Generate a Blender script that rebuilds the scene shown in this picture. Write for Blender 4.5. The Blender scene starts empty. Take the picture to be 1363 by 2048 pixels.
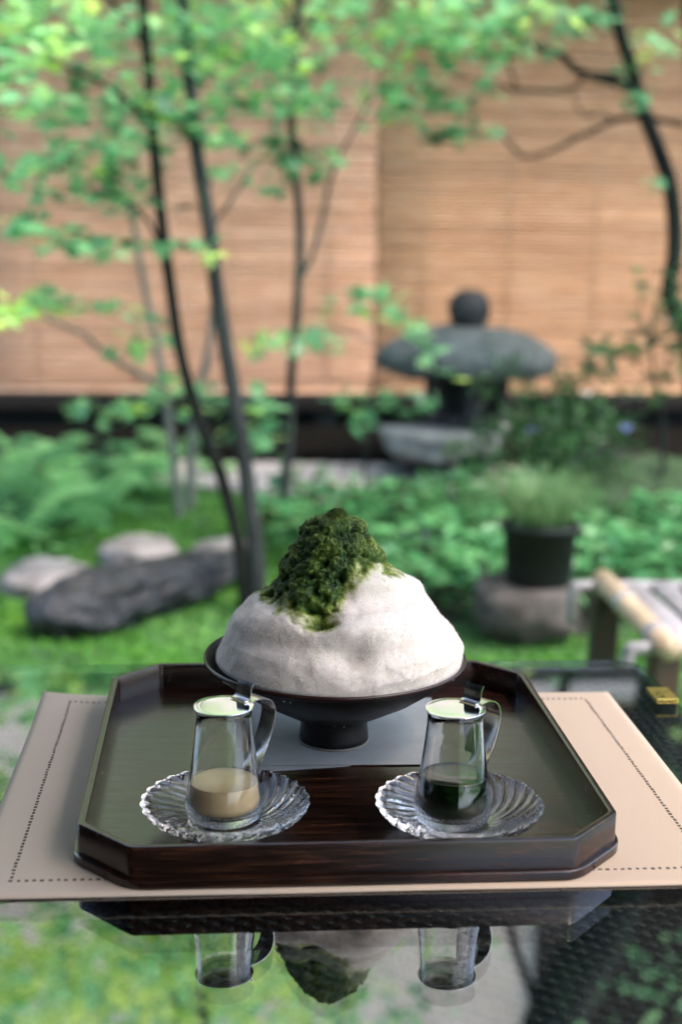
import bpy, bmesh, math, random
import numpy as np
from mathutils import Vector, Matrix, noise

scene = bpy.context.scene
PI = math.pi

# ------------------------------------------------------------------ camera
FPX, W0, H0 = 2800.0, 1363.0, 2048.0
TILT, ROLL, CAMZ = 0.204, 0.016, 1.13
_F = np.array([0, math.cos(TILT), -math.sin(TILT)])
_u = np.array([0, math.sin(TILT), math.cos(TILT)])
_r = np.array([1.0, 0, 0])
_R = math.cos(ROLL) * _r + math.sin(ROLL) * _u
_U = -math.sin(ROLL) * _r + math.cos(ROLL) * _u
cam_d = bpy.data.cameras.new('camera')
cam = bpy.data.objects.new('camera', cam_d)
scene.collection.objects.link(cam)
scene.camera = cam
M = Matrix.Identity(4)
for i in range(3):
    M[i][0], M[i][1], M[i][2] = _R[i], _U[i], -_F[i]
M[2][3] = CAMZ
cam.matrix_world = M
cam_d.sensor_fit = 'VERTICAL'
cam_d.sensor_height = 36
cam_d.sensor_width = 24
cam_d.lens = FPX / H0 * 36
cam_d.clip_start = 0.02
cam_d.clip_end = 400
cam_d.dof.use_dof = True
cam_d.dof.focus_distance = 1.055
cam_d.dof.aperture_fstop = 4.0

# ------------------------------------------------------------------ sky, sun, exposure
SUN_EL, SUN_AZ = math.radians(60), math.radians(122)     # azimuth clockwise from +Y (the garden)
world = bpy.data.worlds.new('World')
scene.world = world
world.use_nodes = True
wn = world.node_tree
wn.nodes.clear()
sky = wn.nodes.new('ShaderNodeTexSky')
sky.sky_type = 'NISHITA'
sky.sun_disc = False
sky.sun_elevation = SUN_EL
sky.sun_rotation = SUN_AZ
sky.dust_density = 2.5
sky.air_density = 1.0
bw = wn.nodes.new('ShaderNodeRGBToBW')
mixw = wn.nodes.new('ShaderNodeMix'); mixw.data_type = 'RGBA'
mixw.inputs[0].default_value = 0.12
bg = wn.nodes.new('ShaderNodeBackground')
bg.inputs[1].default_value = 0.15
wo = wn.nodes.new('ShaderNodeOutputWorld')
wn.links.new(sky.outputs[0], bw.inputs[0])
wn.links.new(sky.outputs[0], mixw.inputs[6])
wn.links.new(bw.outputs[0], mixw.inputs[7])
wn.links.new(mixw.outputs[2], bg.inputs[0])
wn.links.new(bg.outputs[0], wo.inputs[0])

sun_d = bpy.data.lights.new('sun', 'SUN')
sun_d.energy = 0.5
sun_d.angle = math.radians(10)
sun_d.color = (1.0, 0.73, 0.50)
sun = bpy.data.objects.new('sun', sun_d)
scene.collection.objects.link(sun)
sd = Vector((math.sin(SUN_AZ) * math.cos(SUN_EL), math.cos(SUN_AZ) * math.cos(SUN_EL), math.sin(SUN_EL)))
sun.rotation_euler = sd.to_track_quat('Z', 'Y').to_euler()
sun.location = sd * 20

scene.view_settings.view_transform = 'Standard'
scene.view_settings.look = 'None'
scene.view_settings.exposure = 2.3
scene.view_settings.gamma = 1.0
scene.view_settings.use_curve_mapping = False
scene.render.engine = 'CYCLES'
cy = scene.cycles
cy.max_bounces = 14
cy.diffuse_bounces = 4
cy.glossy_bounces = 6
cy.transmission_bounces = 12
cy.transparent_max_bounces = 24
cy.caustics_refractive = True
cy.caustics_reflective = True
cy.blur_glossy = 0.6
cy.sample_clamp_indirect = 8.0
cy.use_denoising = True

# ------------------------------------------------------------------ helpers
def ray(px, py):
    return _F + _R * (px - W0 / 2) / FPX - _U * (py - H0 / 2) / FPX
def G(px, py, z):                                   # photo point -> place on the plane of height z
    d = ray(px, py); return Vector(d * ((z - CAMZ) / d[2])) + Vector((0, 0, CAMZ))
def DP(px, py, y):                                  # photo point -> place at distance y
    d = ray(px, py); return Vector(d * (y / d[1])) + Vector((0, 0, CAMZ))

def link(o):
    scene.collection.objects.link(o); return o

def mesh_data(name, verts, faces, mat=None, smooth=True):
    me = bpy.data.meshes.new(name)
    if isinstance(faces, np.ndarray):
        v = np.asarray(verts, dtype=np.float32)
        n, k = faces.shape
        me.vertices.add(len(v)); me.vertices.foreach_set('co', v.ravel())
        me.loops.add(n * k); me.loops.foreach_set('vertex_index', faces.astype(np.int32).ravel())
        me.polygons.add(n)
        me.polygons.foreach_set('loop_start', np.arange(0, n * k, k, dtype=np.int32))
        me.polygons.foreach_set('loop_total', np.full(n, k, dtype=np.int32))
        me.update(calc_edges=True); me.validate()
    else:
        me.from_pydata([tuple(map(float, v)) for v in verts], [], faces)
        me.update()
    if smooth:
        me.polygons.foreach_set('use_smooth', [True] * len(me.polygons))
    if mat: me.materials.append(mat)
    return me

def mobj(name, verts, faces, mat=None, parent=None, smooth=True, me=None):
    me = me or mesh_data(name, verts, faces, mat, smooth)
    o = link(bpy.data.objects.new(name, me))
    if parent: o.parent = parent
    return o

def attr(me, name, values):
    a = me.attributes.new(name, 'FLOAT', 'POINT'); a.data.foreach_set('value', np.asarray(values, dtype=np.float32))

def tag(o, label=None, cat=None, group=None, kind=None):
    if label: o['label'] = label
    if cat: o['category'] = cat
    if group: o['group'] = group
    if kind: o['kind'] = kind
    return o

def thing(name, label, cat, loc=(0, 0, 0), rz=0.0, group=None):
    o = link(bpy.data.objects.new(name, None))
    o.location = loc; o.rotation_euler = (0, 0, rz); o.empty_display_size = 0.05
    return tag(o, label, cat, group)

class MB:                                            # collects shapes into one mesh
    def __init__(s): s.v = []; s.f = []
    def add(s, v, f):
        o = len(s.v); s.v += [tuple(p) for p in v]; s.f += [tuple(i + o for i in q) for q in f]; return s
    def box(s, a, b, M=None):
        x0, y0, z0 = a; x1, y1, z1 = b
        v = [(x0,y0,z0),(x1,y0,z0),(x1,y1,z0),(x0,y1,z0),(x0,y0,z1),(x1,y0,z1),(x1,y1,z1),(x0,y1,z1)]
        if M is not None: v = [tuple(M @ Vector(p)) for p in v]
        return s.add(v, [(0,3,2,1),(4,5,6,7),(0,1,5,4),(1,2,6,5),(2,3,7,6),(3,0,4,7)])
    def tube(s, pts, rad, n=10, caps=True, squash=1.0):
        v, f = tube(pts, rad, n, caps, squash); return s.add(v, f)
    def build(s, name, mat, parent=None, smooth=False, bevel=0.0, seg=2):
        o = mobj(name, s.v, s.f, mat, parent, smooth)
        if bevel:
            m = o.modifiers.new('bevel', 'BEVEL'); m.width = bevel; m.segments = seg; m.limit_method = 'ANGLE'
            m.harden_normals = False
        return o

def tube(pts, rad, n=10, caps=True, squash=1.0):
    P = [Vector(p) for p in pts]
    if not isinstance(rad, (list, tuple, np.ndarray)): rad = [rad] * len(P)
    v, f = [], []
    t0 = (P[1] - P[0]).normalized()
    ref = Vector((0, 0, 1)) if abs(t0.z) < 0.9 else Vector((1, 0, 0))
    a = t0.cross(ref).normalized()
    for i, p in enumerate(P):
        t = (P[min(i + 1, len(P) - 1)] - P[max(i - 1, 0)]).normalized()
        a = (a - t * a.dot(t)).normalized(); b = t.cross(a)
        for k in range(n):
            w = 2 * PI * k / n
            v.append(p + a * math.cos(w) * rad[i] + b * math.sin(w) * rad[i] * squash)
    for i in range(len(P) - 1):
        for k in range(n):
            k2 = (k + 1) % n
            f.append((i * n + k, i * n + k2, (i + 1) * n + k2, (i + 1) * n + k))
    if caps:
        f.append(tuple(range(n - 1, -1, -1))); f.append(tuple((len(P) - 1) * n + k for k in range(n)))
    return v, f

def smooth_path(pts, k=6):                            # Catmull-Rom
    P = [Vector(p) for p in pts]; out = []
    for i in range(len(P) - 1):
        p0, p1, p2, p3 = P[max(i-1,0)], P[i], P[i+1], P[min(i+2,len(P)-1)]
        for j in range(k):
            t = j / k
            out.append(0.5 * ((2*p1) + (p2-p0)*t + (2*p0-5*p1+4*p2-p3)*t*t + (3*p1-p0-3*p2+p3)*t**3))
    out.append(P[-1]); return out

def lathe(prof, n=64, closed=False):
    """prof: list of (r, z); r == 0 collapses to a pole"""
    v, f, rows = [], [], []
    for r, z in prof:
        if r < 1e-7: rows.append([len(v)]); v.append((0, 0, z))
        else:
            rows.append(list(range(len(v), len(v) + n)))
            v += [(r * math.cos(2*PI*k/n), r * math.sin(2*PI*k/n), z) for k in range(n)]
    prs = list(zip(rows[:-1], rows[1:]))
    if closed: prs.append((rows[-1], rows[0]))
    for A, B in prs:
        for k in range(n):
            k2 = (k + 1) % n
            if len(A) == 1 and len(B) == 1: continue
            if len(A) == 1: f.append((A[0], B[k2], B[k]))
            elif len(B) == 1: f.append((A[k], A[k2], B[0]))
            else: f.append((A[k], A[k2], B[k2], B[k]))
    return v, f

def fbm(p, o=4):
    return noise.fractal(Vector(p), 1.0, 2.0, o)

# ------------------------------------------------------------------ materials
class NT:
    def __init__(s, name):
        s.m = bpy.data.materials.new(name); s.m.use_nodes = True
        s.t = s.m.node_tree; s.b = s.t.nodes['Principled BSDF']; s.out = s.t.nodes['Material Output']
    def n(s, typ, **kw):
        x = s.t.nodes.new(typ)
        for k, v in kw.items():
            if k.startswith('i_'):
                key = k[2:]
                x.inputs[int(key) if key.isdigit() else key].default_value = v
            else: setattr(x, k, v)
        return x
    def l(s, a, b): s.t.links.new(a, b)
    def set(s, **kw):
        for k, v in kw.items(): s.b.inputs[k.replace('_', ' ')].default_value = v
        return s
    def coord(s, scale=(1, 1, 1), which='Object'):
        c = s.n('ShaderNodeTexCoord'); mp = s.n('ShaderNodeMapping'); mp.inputs['Scale'].default_value = scale
        s.l(c.outputs[which], mp.inputs[0]); return mp.outputs[0]
    def noise(s, vec, scale, detail=5, rough=0.6, dist=0.0):
        x = s.n('ShaderNodeTexNoise'); x.inputs['Scale'].default_value = scale; x.inputs['Detail'].default_value = detail
        x.inputs['Roughness'].default_value = rough; x.inputs['Distortion'].default_value = dist
        if vec is not None: s.l(vec, x.inputs['Vector'])
        return x.outputs[0]
    def ramp(s, fac, stops):
        x = s.n('ShaderNodeValToRGB'); e = x.color_ramp.elements
        while len(e) < len(stops): e.new(0.5)
        for el, (p, c) in zip(e, stops):
            el.position = p; el.color = (c[0], c[1], c[2], 1) if not isinstance(c, (int, float)) else (c, c, c, 1)
        s.l(fac, x.inputs[0]); return x.outputs[0]
    def mix(s, fac, a, b):
        x = s.n('ShaderNodeMix', data_type='RGBA')
        for i, v in ((0, fac), (6, a), (7, b)):
            if isinstance(v, (int, float)): x.inputs[i].default_value = v
            elif isinstance(v, tuple): x.inputs[i].default_value = (*v, 1)
            else: s.l(v, x.inputs[i])
        return x.outputs[2]
    def math(s, op, a, b=None):
        x = s.n('ShaderNodeMath', operation=op)
        for i, v in enumerate((a, b)):
            if v is None: continue
            if isinstance(v, (int, float)): x.inputs[i].default_value = v
            else: s.l(v, x.inputs[i])
        return x.outputs[0]
    def bump(s, h, strength=0.3, dist=0.01):
        x = s.n('ShaderNodeBump'); x.inputs['Strength'].default_value = strength; x.inputs['Distance'].default_value = dist
        s.l(h, x.inputs['Height']); s.l(x.outputs[0], s.b.inputs['Normal']); return x
    def col(s, c): s.l(c, s.b.inputs['Base Color']); return s
    def rough(s, c): s.l(c, s.b.inputs['Roughness']); return s

def m_noise(name, c0, c1, scale, rough=0.7, bump=0.0, bscale=None, bdist=0.01, stretch=(1,1,1), spec=0.5, c2=None, lo=.35, hi=.65):
    t = NT(name); v = t.coord(stretch)
    f = t.noise(v, scale)
    st = [(lo, c0), (hi, c1)] if c2 is None else [(lo, c0), ((lo+hi)/2, c1), (hi, c2)]
    t.col(t.ramp(f, st)); t.set(Roughness=rough); t.b.inputs['Specular IOR Level'].default_value = spec
    if bump: t.bump(t.noise(v, bscale or scale * 3, 6), bump, bdist)
    return t.m

def m_metal(name, c, r=0.15, brushed=0.0):
    t = NT(name); t.set(Metallic=1.0, Roughness=r); t.b.inputs['Base Color'].default_value = (*c, 1)
    v = t.coord((1, 1, 1)); f = t.noise(v, 90, 4)
    t.rough(t.ramp(f, [(0.3, r * 0.7), (0.7, r * 1.5)]))
    return t.m

def m_leaf(name, stops, rough=0.38, trans=0.35, spec=0.5):
    t = NT(name); a = t.n('ShaderNodeAttribute', attribute_name='tint')
    c = t.ramp(a.outputs['Fac'], stops); t.col(c); t.set(Roughness=rough)
    t.b.inputs['Specular IOR Level'].default_value = spec
    tr = t.n('ShaderNodeBsdfTranslucent')
    hs = t.n('ShaderNodeHueSaturation'); hs.inputs['Value'].default_value = 2.5; hs.inputs['Hue'].default_value = 0.485
    hs.inputs['Saturation'].default_value = 0.85
    t.l(c, hs.inputs['Color']); t.l(hs.outputs[0], tr.inputs[0])
    mx = t.n('ShaderNodeMixShader'); mx.inputs[0].default_value = trans
    t.l(t.b.outputs[0], mx.inputs[1]); t.l(tr.outputs[0], mx.inputs[2]); t.l(mx.outputs[0], t.out.inputs[0])
    return t.m

def m_sheet_glass(name, r0, tint):
    """clear sheet: mirror part by Schlick, the rest passes straight through"""
    t = NT(name); t.t.nodes.remove(t.b)
    g = t.n('ShaderNodeNewGeometry'); dot = t.n('ShaderNodeVectorMath', operation='DOT_PRODUCT')
    t.l(g.outputs['Incoming'], dot.inputs[0]); t.l(g.outputs['Normal'], dot.inputs[1])
    c = t.math('ABSOLUTE', dot.outputs['Value']); om = t.math('SUBTRACT', 1.0, c)
    p5 = t.math('POWER', om, 5.0); fr = t.math('ADD', t.math('MULTIPLY', p5, 1 - r0), r0)
    tr = t.n('ShaderNodeBsdfTransparent'); tr.inputs[0].default_value = (*tint, 1)
    gl = t.n('ShaderNodeBsdfGlossy'); gl.inputs['Roughness'].default_value = 0.0
    mx = t.n('ShaderNodeMixShader'); t.l(fr, mx.inputs[0]); t.l(tr.outputs[0], mx.inputs[1]); t.l(gl.outputs[0], mx.inputs[2])
    t.l(mx.outputs[0], t.out.inputs[0]); return t.m

def m_plain(name, c, rough=0.6, **kw):
    t = NT(name); t.b.inputs['Base Color'].default_value = (*c, 1); t.set(Roughness=rough, **kw)
    v = t.coord(); f = t.noise(v, 40, 5)
    t.col(t.mix(f, tuple(x * 0.8 for x in c), tuple(min(1, x * 1.2) for x in c)))
    return t.m

MAT = {}
# ground
t = NT('moss'); v = t.coord(); n1 = t.noise(v, 3.6, 5); n2 = t.noise(v, 26, 6)
c = t.ramp(n1, [(0.34, (0.022, 0.075, 0.018)), (0.5, (0.07, 0.22, 0.038)), (0.68, (0.125, 0.32, 0.05))])
moss_c = t.mix(t.ramp(n2, [(0.35, 0.0), (0.65, 1.0)]), t.mix(0.6, c, (0.012, 0.04, 0.010)), c)
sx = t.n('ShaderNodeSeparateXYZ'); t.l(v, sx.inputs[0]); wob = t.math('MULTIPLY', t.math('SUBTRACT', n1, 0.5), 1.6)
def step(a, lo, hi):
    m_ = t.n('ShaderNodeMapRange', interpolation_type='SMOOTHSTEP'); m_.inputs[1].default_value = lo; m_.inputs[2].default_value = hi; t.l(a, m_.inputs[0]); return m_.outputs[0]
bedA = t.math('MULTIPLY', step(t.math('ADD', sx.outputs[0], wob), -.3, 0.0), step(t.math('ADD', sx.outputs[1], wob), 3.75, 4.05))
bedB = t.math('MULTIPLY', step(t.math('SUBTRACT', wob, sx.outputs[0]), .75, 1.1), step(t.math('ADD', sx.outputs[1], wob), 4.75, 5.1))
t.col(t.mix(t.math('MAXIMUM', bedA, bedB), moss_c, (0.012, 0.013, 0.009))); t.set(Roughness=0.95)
t.bump(n2, 0.9, 0.03); MAT['moss'] = t.m
MAT['gravel'] = m_noise('gravel', (0.22, 0.20, 0.18), (0.50, 0.46, 0.43), 45, 0.9, 0.8, 60, 0.02)
MAT['soil'] = m_noise('soil', (0.005, 0.005, 0.0045), (0.014, 0.013, 0.011), 30, 0.95, 0.6, 50, 0.02, spec=0.03)  # near black to carry the shade under the veranda; also fills the pot
MAT['stone_pale'] = m_noise('stone_pale', (0.10, 0.095, 0.095), (0.32, 0.30, 0.30), 9, 0.85, 0.5, 30, 0.01)
MAT['stone_dark'] = m_noise('stone_dark', (0.003, 0.004, 0.005), (0.016, 0.020, 0.026), 14, 0.5, 0.7, 28, 0.02, c2=(0.05, 0.066, 0.105), lo=.32, hi=.85)
MAT['stone_lantern'] = m_noise('stone_lantern', (0.028, 0.039, 0.038), (0.10, 0.12, 0.115), 18, 0.9, 0.6, 60, 0.01)
MAT['stone_black'] = m_noise('stone_black', (0.004, 0.006, 0.007), (0.016, 0.020, 0.021), 18, 0.7, 0.5, 60, 0.01)
MAT['stone_mossy'] = m_noise('stone_mossy', (0.008, 0.02, 0.008), (0.03, 0.07, 0.02), 7, 0.9, 0.6, 40, 0.02, c2=(0.05, 0.06, 0.05))
# house
MAT['dark_wood'] = m_noise('dark_wood', (0.007, 0.0065, 0.006), (0.022, 0.019, 0.017), 8, 0.8, 0.2, 30, 0.004, (1, 1, 12), spec=0.15)
MAT['grey_wood'] = m_noise('grey_wood', (0.005, 0.007, 0.0075), (0.013, 0.016, 0.016), 6, 0.85, 0.2, 30, 0.004, (1, 1, 14), spec=0.12)
MAT['plaster'] = m_noise('plaster', (0.66, 0.58, 0.53), (0.76, 0.68, 0.63), 3, 0.9)
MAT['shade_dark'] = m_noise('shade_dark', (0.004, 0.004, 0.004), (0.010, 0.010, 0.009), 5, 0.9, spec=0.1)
t = NT('bamboo_reed'); oi = t.n('ShaderNodeObjectInfo'); v = t.coord((1, 6, 6))
ad = t.n('ShaderNodeVectorMath', operation='ADD'); sc = t.n('ShaderNodeVectorMath', operation='SCALE'); sc.inputs[3].default_value = 37.0
cb = t.n('ShaderNodeCombineXYZ'); t.l(oi.outputs['Random'], cb.inputs[0]); t.l(oi.outputs['Random'], cb.inputs[1])
t.l(cb.outputs[0], sc.inputs[0]); t.l(v, ad.inputs[0]); t.l(sc.outputs[0], ad.inputs[1])
n1 = t.noise(ad.outputs[0], 5.5, 4, 0.7)
c1 = t.ramp(n1, [(0.26, (0.34, 0.145, 0.062)), (0.44, (0.66, 0.355, 0.18)), (0.62, (0.74, 0.45, 0.26)), (0.8, (0.69, 0.43, 0.29))])
t.col(t.mix(t.math('MULTIPLY', oi.outputs['Random'], 0.42), c1, (0.40, 0.21, 0.11))); t.set(Roughness=0.6); MAT['reed'] = t.m
m2 = t.m.copy(); m2.name = 'bamboo_reed_pink'; MAT['reed_pink'] = m2
for nd in m2.node_tree.nodes:
    if nd.type == 'VALTORGB':
        for el, c_ in zip(nd.color_ramp.elements, [(0.37, 0.165, 0.085), (0.68, 0.39, 0.235), (0.76, 0.49, 0.335), (0.72, 0.475, 0.36)]): el.color = (*c_, 1)
# plants
MAT['bark_dark'] = m_noise('bark_dark', (0.003, 0.0045, 0.004), (0.011, 0.014, 0.012), 10, 0.9, 0.6, 25, 0.008, (1, 1, .3), spec=0.15, c2=(0.03, 0.055, 0.026), hi=.75)
MAT['bark_grey'] = m_noise('bark_grey', (0.075, 0.085, 0.08), (0.16, 0.17, 0.155), 9, 0.9, 0.6, 25, 0.008, (1, 1, .3), c2=(0.12, 0.17, 0.10), hi=.75)
MAT['bark_mid'] = m_noise('bark_mid', (0.010, 0.014, 0.0135), (0.032, 0.038, 0.037), 9, 0.9, 0.6, 25, 0.008, (1, 1, .3), spec=0.15, c2=(0.05, 0.085, 0.045), hi=.75)
MAT['leaf_maple'] = m_leaf('leaf_maple', [(0.0, (0.012, 0.055, 0.018)), (0.35, (0.06, 0.21, 0.10)), (0.72, (0.14, 0.37, 0.17)), (1.0, (0.29, 0.45, 0.06))], 0.33, 0.52, 0.9)
MAT['leaf_dark'] = m_leaf('leaf_dark', [(0.0, (0.008, 0.035, 0.012)), (0.6, (0.03, 0.10, 0.03)), (1.0, (0.06, 0.17, 0.05))], 0.30, 0.3)
MAT['leaf_ground'] = m_leaf('leaf_ground', [(0.0, (0.008, 0.045, 0.018)), (0.6, (0.055, 0.21, 0.075)), (1.0, (0.14, 0.39, 0.15))], 0.20, 0.32, 0.65)
MAT['leaf_fern'] = m_leaf('leaf_fern', [(0.0, (0.05, 0.17, 0.07)), (0.6, (0.09, 0.27, 0.11)), (1.0, (0.25, 0.50, 0.20))], 0.34, 0.45, 0.4)
MAT['leaf_grass'] = m_leaf('leaf_grass', [(0.0, (0.05, 0.13, 0.045)), (0.6, (0.12, 0.24, 0.09)), (1.0, (0.22, 0.34, 0.16))], 0.45, 0.3)
MAT['petal'] = m_plain('petal', (0.30, 0.34, 0.75), 0.5)
MAT['petal_white'] = m_plain('petal_white', (0.75, 0.72, 0.70), 0.5)
MAT['pot'] = m_plain('pot', (0.006, 0.007, 0.008), 0.6)
MAT['bamboo'] = m_noise('bamboo', (0.34, 0.24, 0.14), (0.52, 0.41, 0.28), 5, 0.4, 0.1, 30, 0.003, (1, .3, 1))
MAT['bamboo_pale'] = m_noise('bamboo_pale', (0.22, 0.21, 0.215), (0.38, 0.365, 0.37), 7, 0.5, 0.1, 30, 0.003, (.3, 1, 1))
MAT['bench_leg'] = m_noise('bench_leg', (0.016, 0.012, 0.009), (0.06, 0.036, 0.02), 9, 0.6, 0.2, 30, 0.003, (1, 1, .2))
# table
MAT['sheet_glass'] = m_sheet_glass('sheet_glass', 0.23, (0.78, 0.82, 0.81))
MAT['wicker'] = m_plain('wicker', (0.007, 0.010, 0.012), 0.55)
MAT['brass'] = m_metal('brass', (0.55, 0.40, 0.10), 0.32)
t = NT('placemat'); v = t.coord(); w1 = t.noise(t.coord((1, 26, 1)), 60, 3); w2 = t.noise(t.coord((26, 1, 1)), 60, 3)
wv = t.math('ADD', w1, w2); big = t.noise(v, 9, 4)
c = t.mix(t.ramp(wv, [(0.35, 0.0), (0.65, 1.0)]), (0.345, 0.268, 0.198), (0.415, 0.330, 0.248))
t.col(t.mix(t.math('MULTIPLY', big, 0.3), c, (0.32, 0.25, 0.20))); t.set(Roughness=0.62); t.b.inputs['Specular IOR Level'].default_value = 0.35
t.bump(wv, 0.25, 0.0006); MAT['placemat'] = t.m
MAT['stitch_hole'] = m_plain('stitch_hole', (0.045, 0.03, 0.022), 0.8)  # dark blocks standing in for the shaded holes of the hemstitch
t = NT('tray_wood'); v = t.coord((1.2, 16, 16)); n1 = t.noise(v, 14, 5, 0.65, 0.3); n2 = t.noise(t.coord((2, 60, 60)), 12, 3)
g = t.math('ADD', t.math('MULTIPLY', n1, 0.65), t.math('MULTIPLY', n2, 0.35))
t.col(t.ramp(g, [(0.36, (0.002, 0.0014, 0.0012)), (0.5, (0.010, 0.0042, 0.0025)), (0.66, (0.045, 0.0145, 0.0055))]))
t.rough(t.ramp(g, [(0.35, 0.15), (0.65, 0.28)])); t.b.inputs['Specular IOR Level'].default_value = 0.42
t.b.inputs['Coat Weight'].default_value = 0.16; t.b.inputs['Coat Roughness'].default_value = 0.22
t.bump(g, 0.22, 0.0009); MAT['tray_wood'] = t.m
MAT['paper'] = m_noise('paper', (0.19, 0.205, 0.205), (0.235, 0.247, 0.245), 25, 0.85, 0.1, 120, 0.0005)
t = NT('black_glaze'); v = t.coord(); n1 = t.noise(v, 60, 6); n2 = t.noise(v, 14, 3)
t.col(t.ramp(n1, [(0.35, (0.0025, 0.0022, 0.002)), (0.7, (0.009, 0.007, 0.006))])); t.rough(t.ramp(n2, [(0.3, 0.32), (0.7, 0.5)]))
t.b.inputs['Specular IOR Level'].default_value = 0.3; t.bump(n1, 0.12, 0.001); MAT['black_glaze'] = t.m
MAT['red_lip'] = m_plain('red_lip', (0.022, 0.006, 0.004), 0.35)
MAT['clay'] = m_plain('clay', (0.16, 0.14, 0.12), 0.8)
MAT['steel'] = m_metal('steel', (0.78, 0.75, 0.72), 0.09)
MAT['steel_brushed'] = m_metal('steel_brushed', (0.58, 0.54, 0.48), 0.16)
t = NT('crystal'); t.set(Roughness=0.0, IOR=1.5); t.b.inputs['Transmission Weight'].default_value = 1.0
t.b.inputs['Base Color'].default_value = (0.88, 0.84, 0.78, 1); MAT['crystal'] = t.m
t = NT('jug_glass'); c = t.n('ShaderNodeTexCoord'); sp = t.n('ShaderNodeSeparateXYZ'); t.l(c.outputs['Object'], sp.inputs[0])
mr = t.n('ShaderNodeMapRange'); mr.inputs[1].default_value = 0.010; mr.inputs[2].default_value = 0.026
mr.inputs[3].default_value = 0.26; mr.inputs[4].default_value = 0.0; t.l(sp.outputs[2], mr.inputs[0])
dn = t.noise(t.coord(), 420, 3)
t.rough(t.math('MULTIPLY', mr.outputs[0], t.math('ADD', t.math('MULTIPLY', dn, 0.4), 0.8)))
t.b.inputs['Transmission Weight'].default_value = 1.0; t.set(IOR=1.45)
t.b.inputs['Base Color'].default_value = (0.97, 0.97, 0.96, 1)
t.bump(t.ramp(dn, [(0.55, 0.0), (0.7, 1.0)]), 0.025, 0.0004); MAT['jug_glass'] = t.m
t = NT('milk'); t.b.inputs['Base Color'].default_value = (0.66, 0.52, 0.32, 1); t.set(Roughness=0.25)
t.b.inputs['Subsurface Weight'].default_value = 0.3; t.b.inputs['Subsurface Radius'].default_value = (0.006, 0.004, 0.002)
n1 = t.noise(t.coord(), 60, 3); t.col(t.mix(n1, (0.50, 0.37, 0.19), (0.56, 0.43, 0.25))); MAT['milk'] = t.m
t = NT('matcha_syrup'); t.set(Roughness=0.06); n1 = t.noise(t.coord(), 60, 3)
t.col(t.mix(n1, (0.003, 0.010, 0.002), (0.006, 0.018, 0.003))); MAT['matcha_syrup'] = t.m
def ice_material(name, flake):
    t = NT(name); a = t.n('ShaderNodeAttribute', attribute_name='matcha'); v = t.coord()
    n0 = t.noise(v, 55, 4, 0.6); n1 = t.noise(v, 130, 5, 0.7); n2 = t.noise(v, 620, 4, 0.7)
    soak = t.math('MULTIPLY', t.math('MINIMUM', t.math('MULTIPLY', a.outputs['Fac'], 3.0), 1.0), t.math('ADD', t.math('MULTIPLY', t.math('SUBTRACT', n0, 0.5), 0.9), t.math('ADD', t.math('MULTIPLY', t.math('SUBTRACT', n1, 0.5), 0.7), t.math('MULTIPLY', t.math('SUBTRACT', n2, 0.5), 0.5))))
    fac = t.math('ADD', a.outputs['Fac'], soak)
    c = t.ramp(fac, [(0.06, (0.86, 0.80, 0.74) if flake else (0.70, 0.63, 0.57)), (0.24, (0.50, 0.50, 0.28)), (0.42, (0.23, 0.27, 0.04)), (0.62, (0.085, 0.145, 0.018)), (1.0, (0.016, 0.045, 0.009))])
    t.col(c); t.b.inputs['Specular IOR Level'].default_value = 0.35 if flake else 0.3
    if flake:
        t.set(Roughness=0.42); tr = t.n('ShaderNodeBsdfTranslucent'); t.l(c, tr.inputs[0])
        mx = t.n('ShaderNodeMixShader'); mx.inputs[0].default_value = 0.6
        t.l(t.b.outputs[0], mx.inputs[1]); t.l(tr.outputs[0], mx.inputs[2]); t.l(mx.outputs[0], t.out.inputs[0])
    else:
        t.set(Roughness=0.6); t.b.inputs['Subsurface Weight'].default_value = 0.75
        t.b.inputs['Subsurface Radius'].default_value = (0.011, 0.010, 0.009); t.b.inputs['Subsurface Scale'].default_value = 0.6
        t.bump(n2, 0.16, 0.0010)
    return t.m
MAT['shaved_ice'] = ice_material('shaved_ice', False)
MAT['ice_flake'] = ice_material('ice_flake', True)
t = NT('ice_glint'); t.b.inputs['Base Color'].default_value = (.8, .78, .74, 1); t.set(Roughness=.12); t.b.inputs['Specular IOR Level'].default_value = 1.0; t.b.inputs['Coat Weight'].default_value = 1.0; MAT['ice_glint'] = t.m

# ------------------------------------------------------------------ foliage builders
def star_leaf():                                   # five-lobed maple leaf in the XY plane, stalk at the origin, tip at +Y
    o = [(0, 0)]
    for ang, r in ((-125, .42), (-92, .26), (-68, .72), (-48, .36), (-30, .85), (-14, .42), (0, 1.0), (14, .42), (30, .85), (48, .36), (68, .72), (92, .26), (125, .42)):
        w = math.radians(ang); o.append((math.sin(w) * r, math.cos(w) * r))
    v = np.array([(x, y, -0.18 * x * x - 0.12 * max(y, 0) ** 2) for x, y in o])
    f = np.array([(0, i, i + 1) for i in range(1, 13)])
    return v, f[:, [0, 2, 1]]
def oval_leaf(wd=0.36):
    v = np.array([(0,0,0),(wd*.8,.3,.06),(wd,.55,.05),(wd*.6,.85,-.02),(0,1.08,-.12),(-wd*.6,.85,-.02),(-wd,.55,.05),(-wd*.8,.3,.06),(0,.5,-.05)], float)
    f = np.array([(8,i,(i % 7)+1 if i == 7 else i+1) for i in range(1,7)] + [(8,7,0),(8,0,1)])
    return v, f
STAR, OVAL = star_leaf(), oval_leaf()

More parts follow.
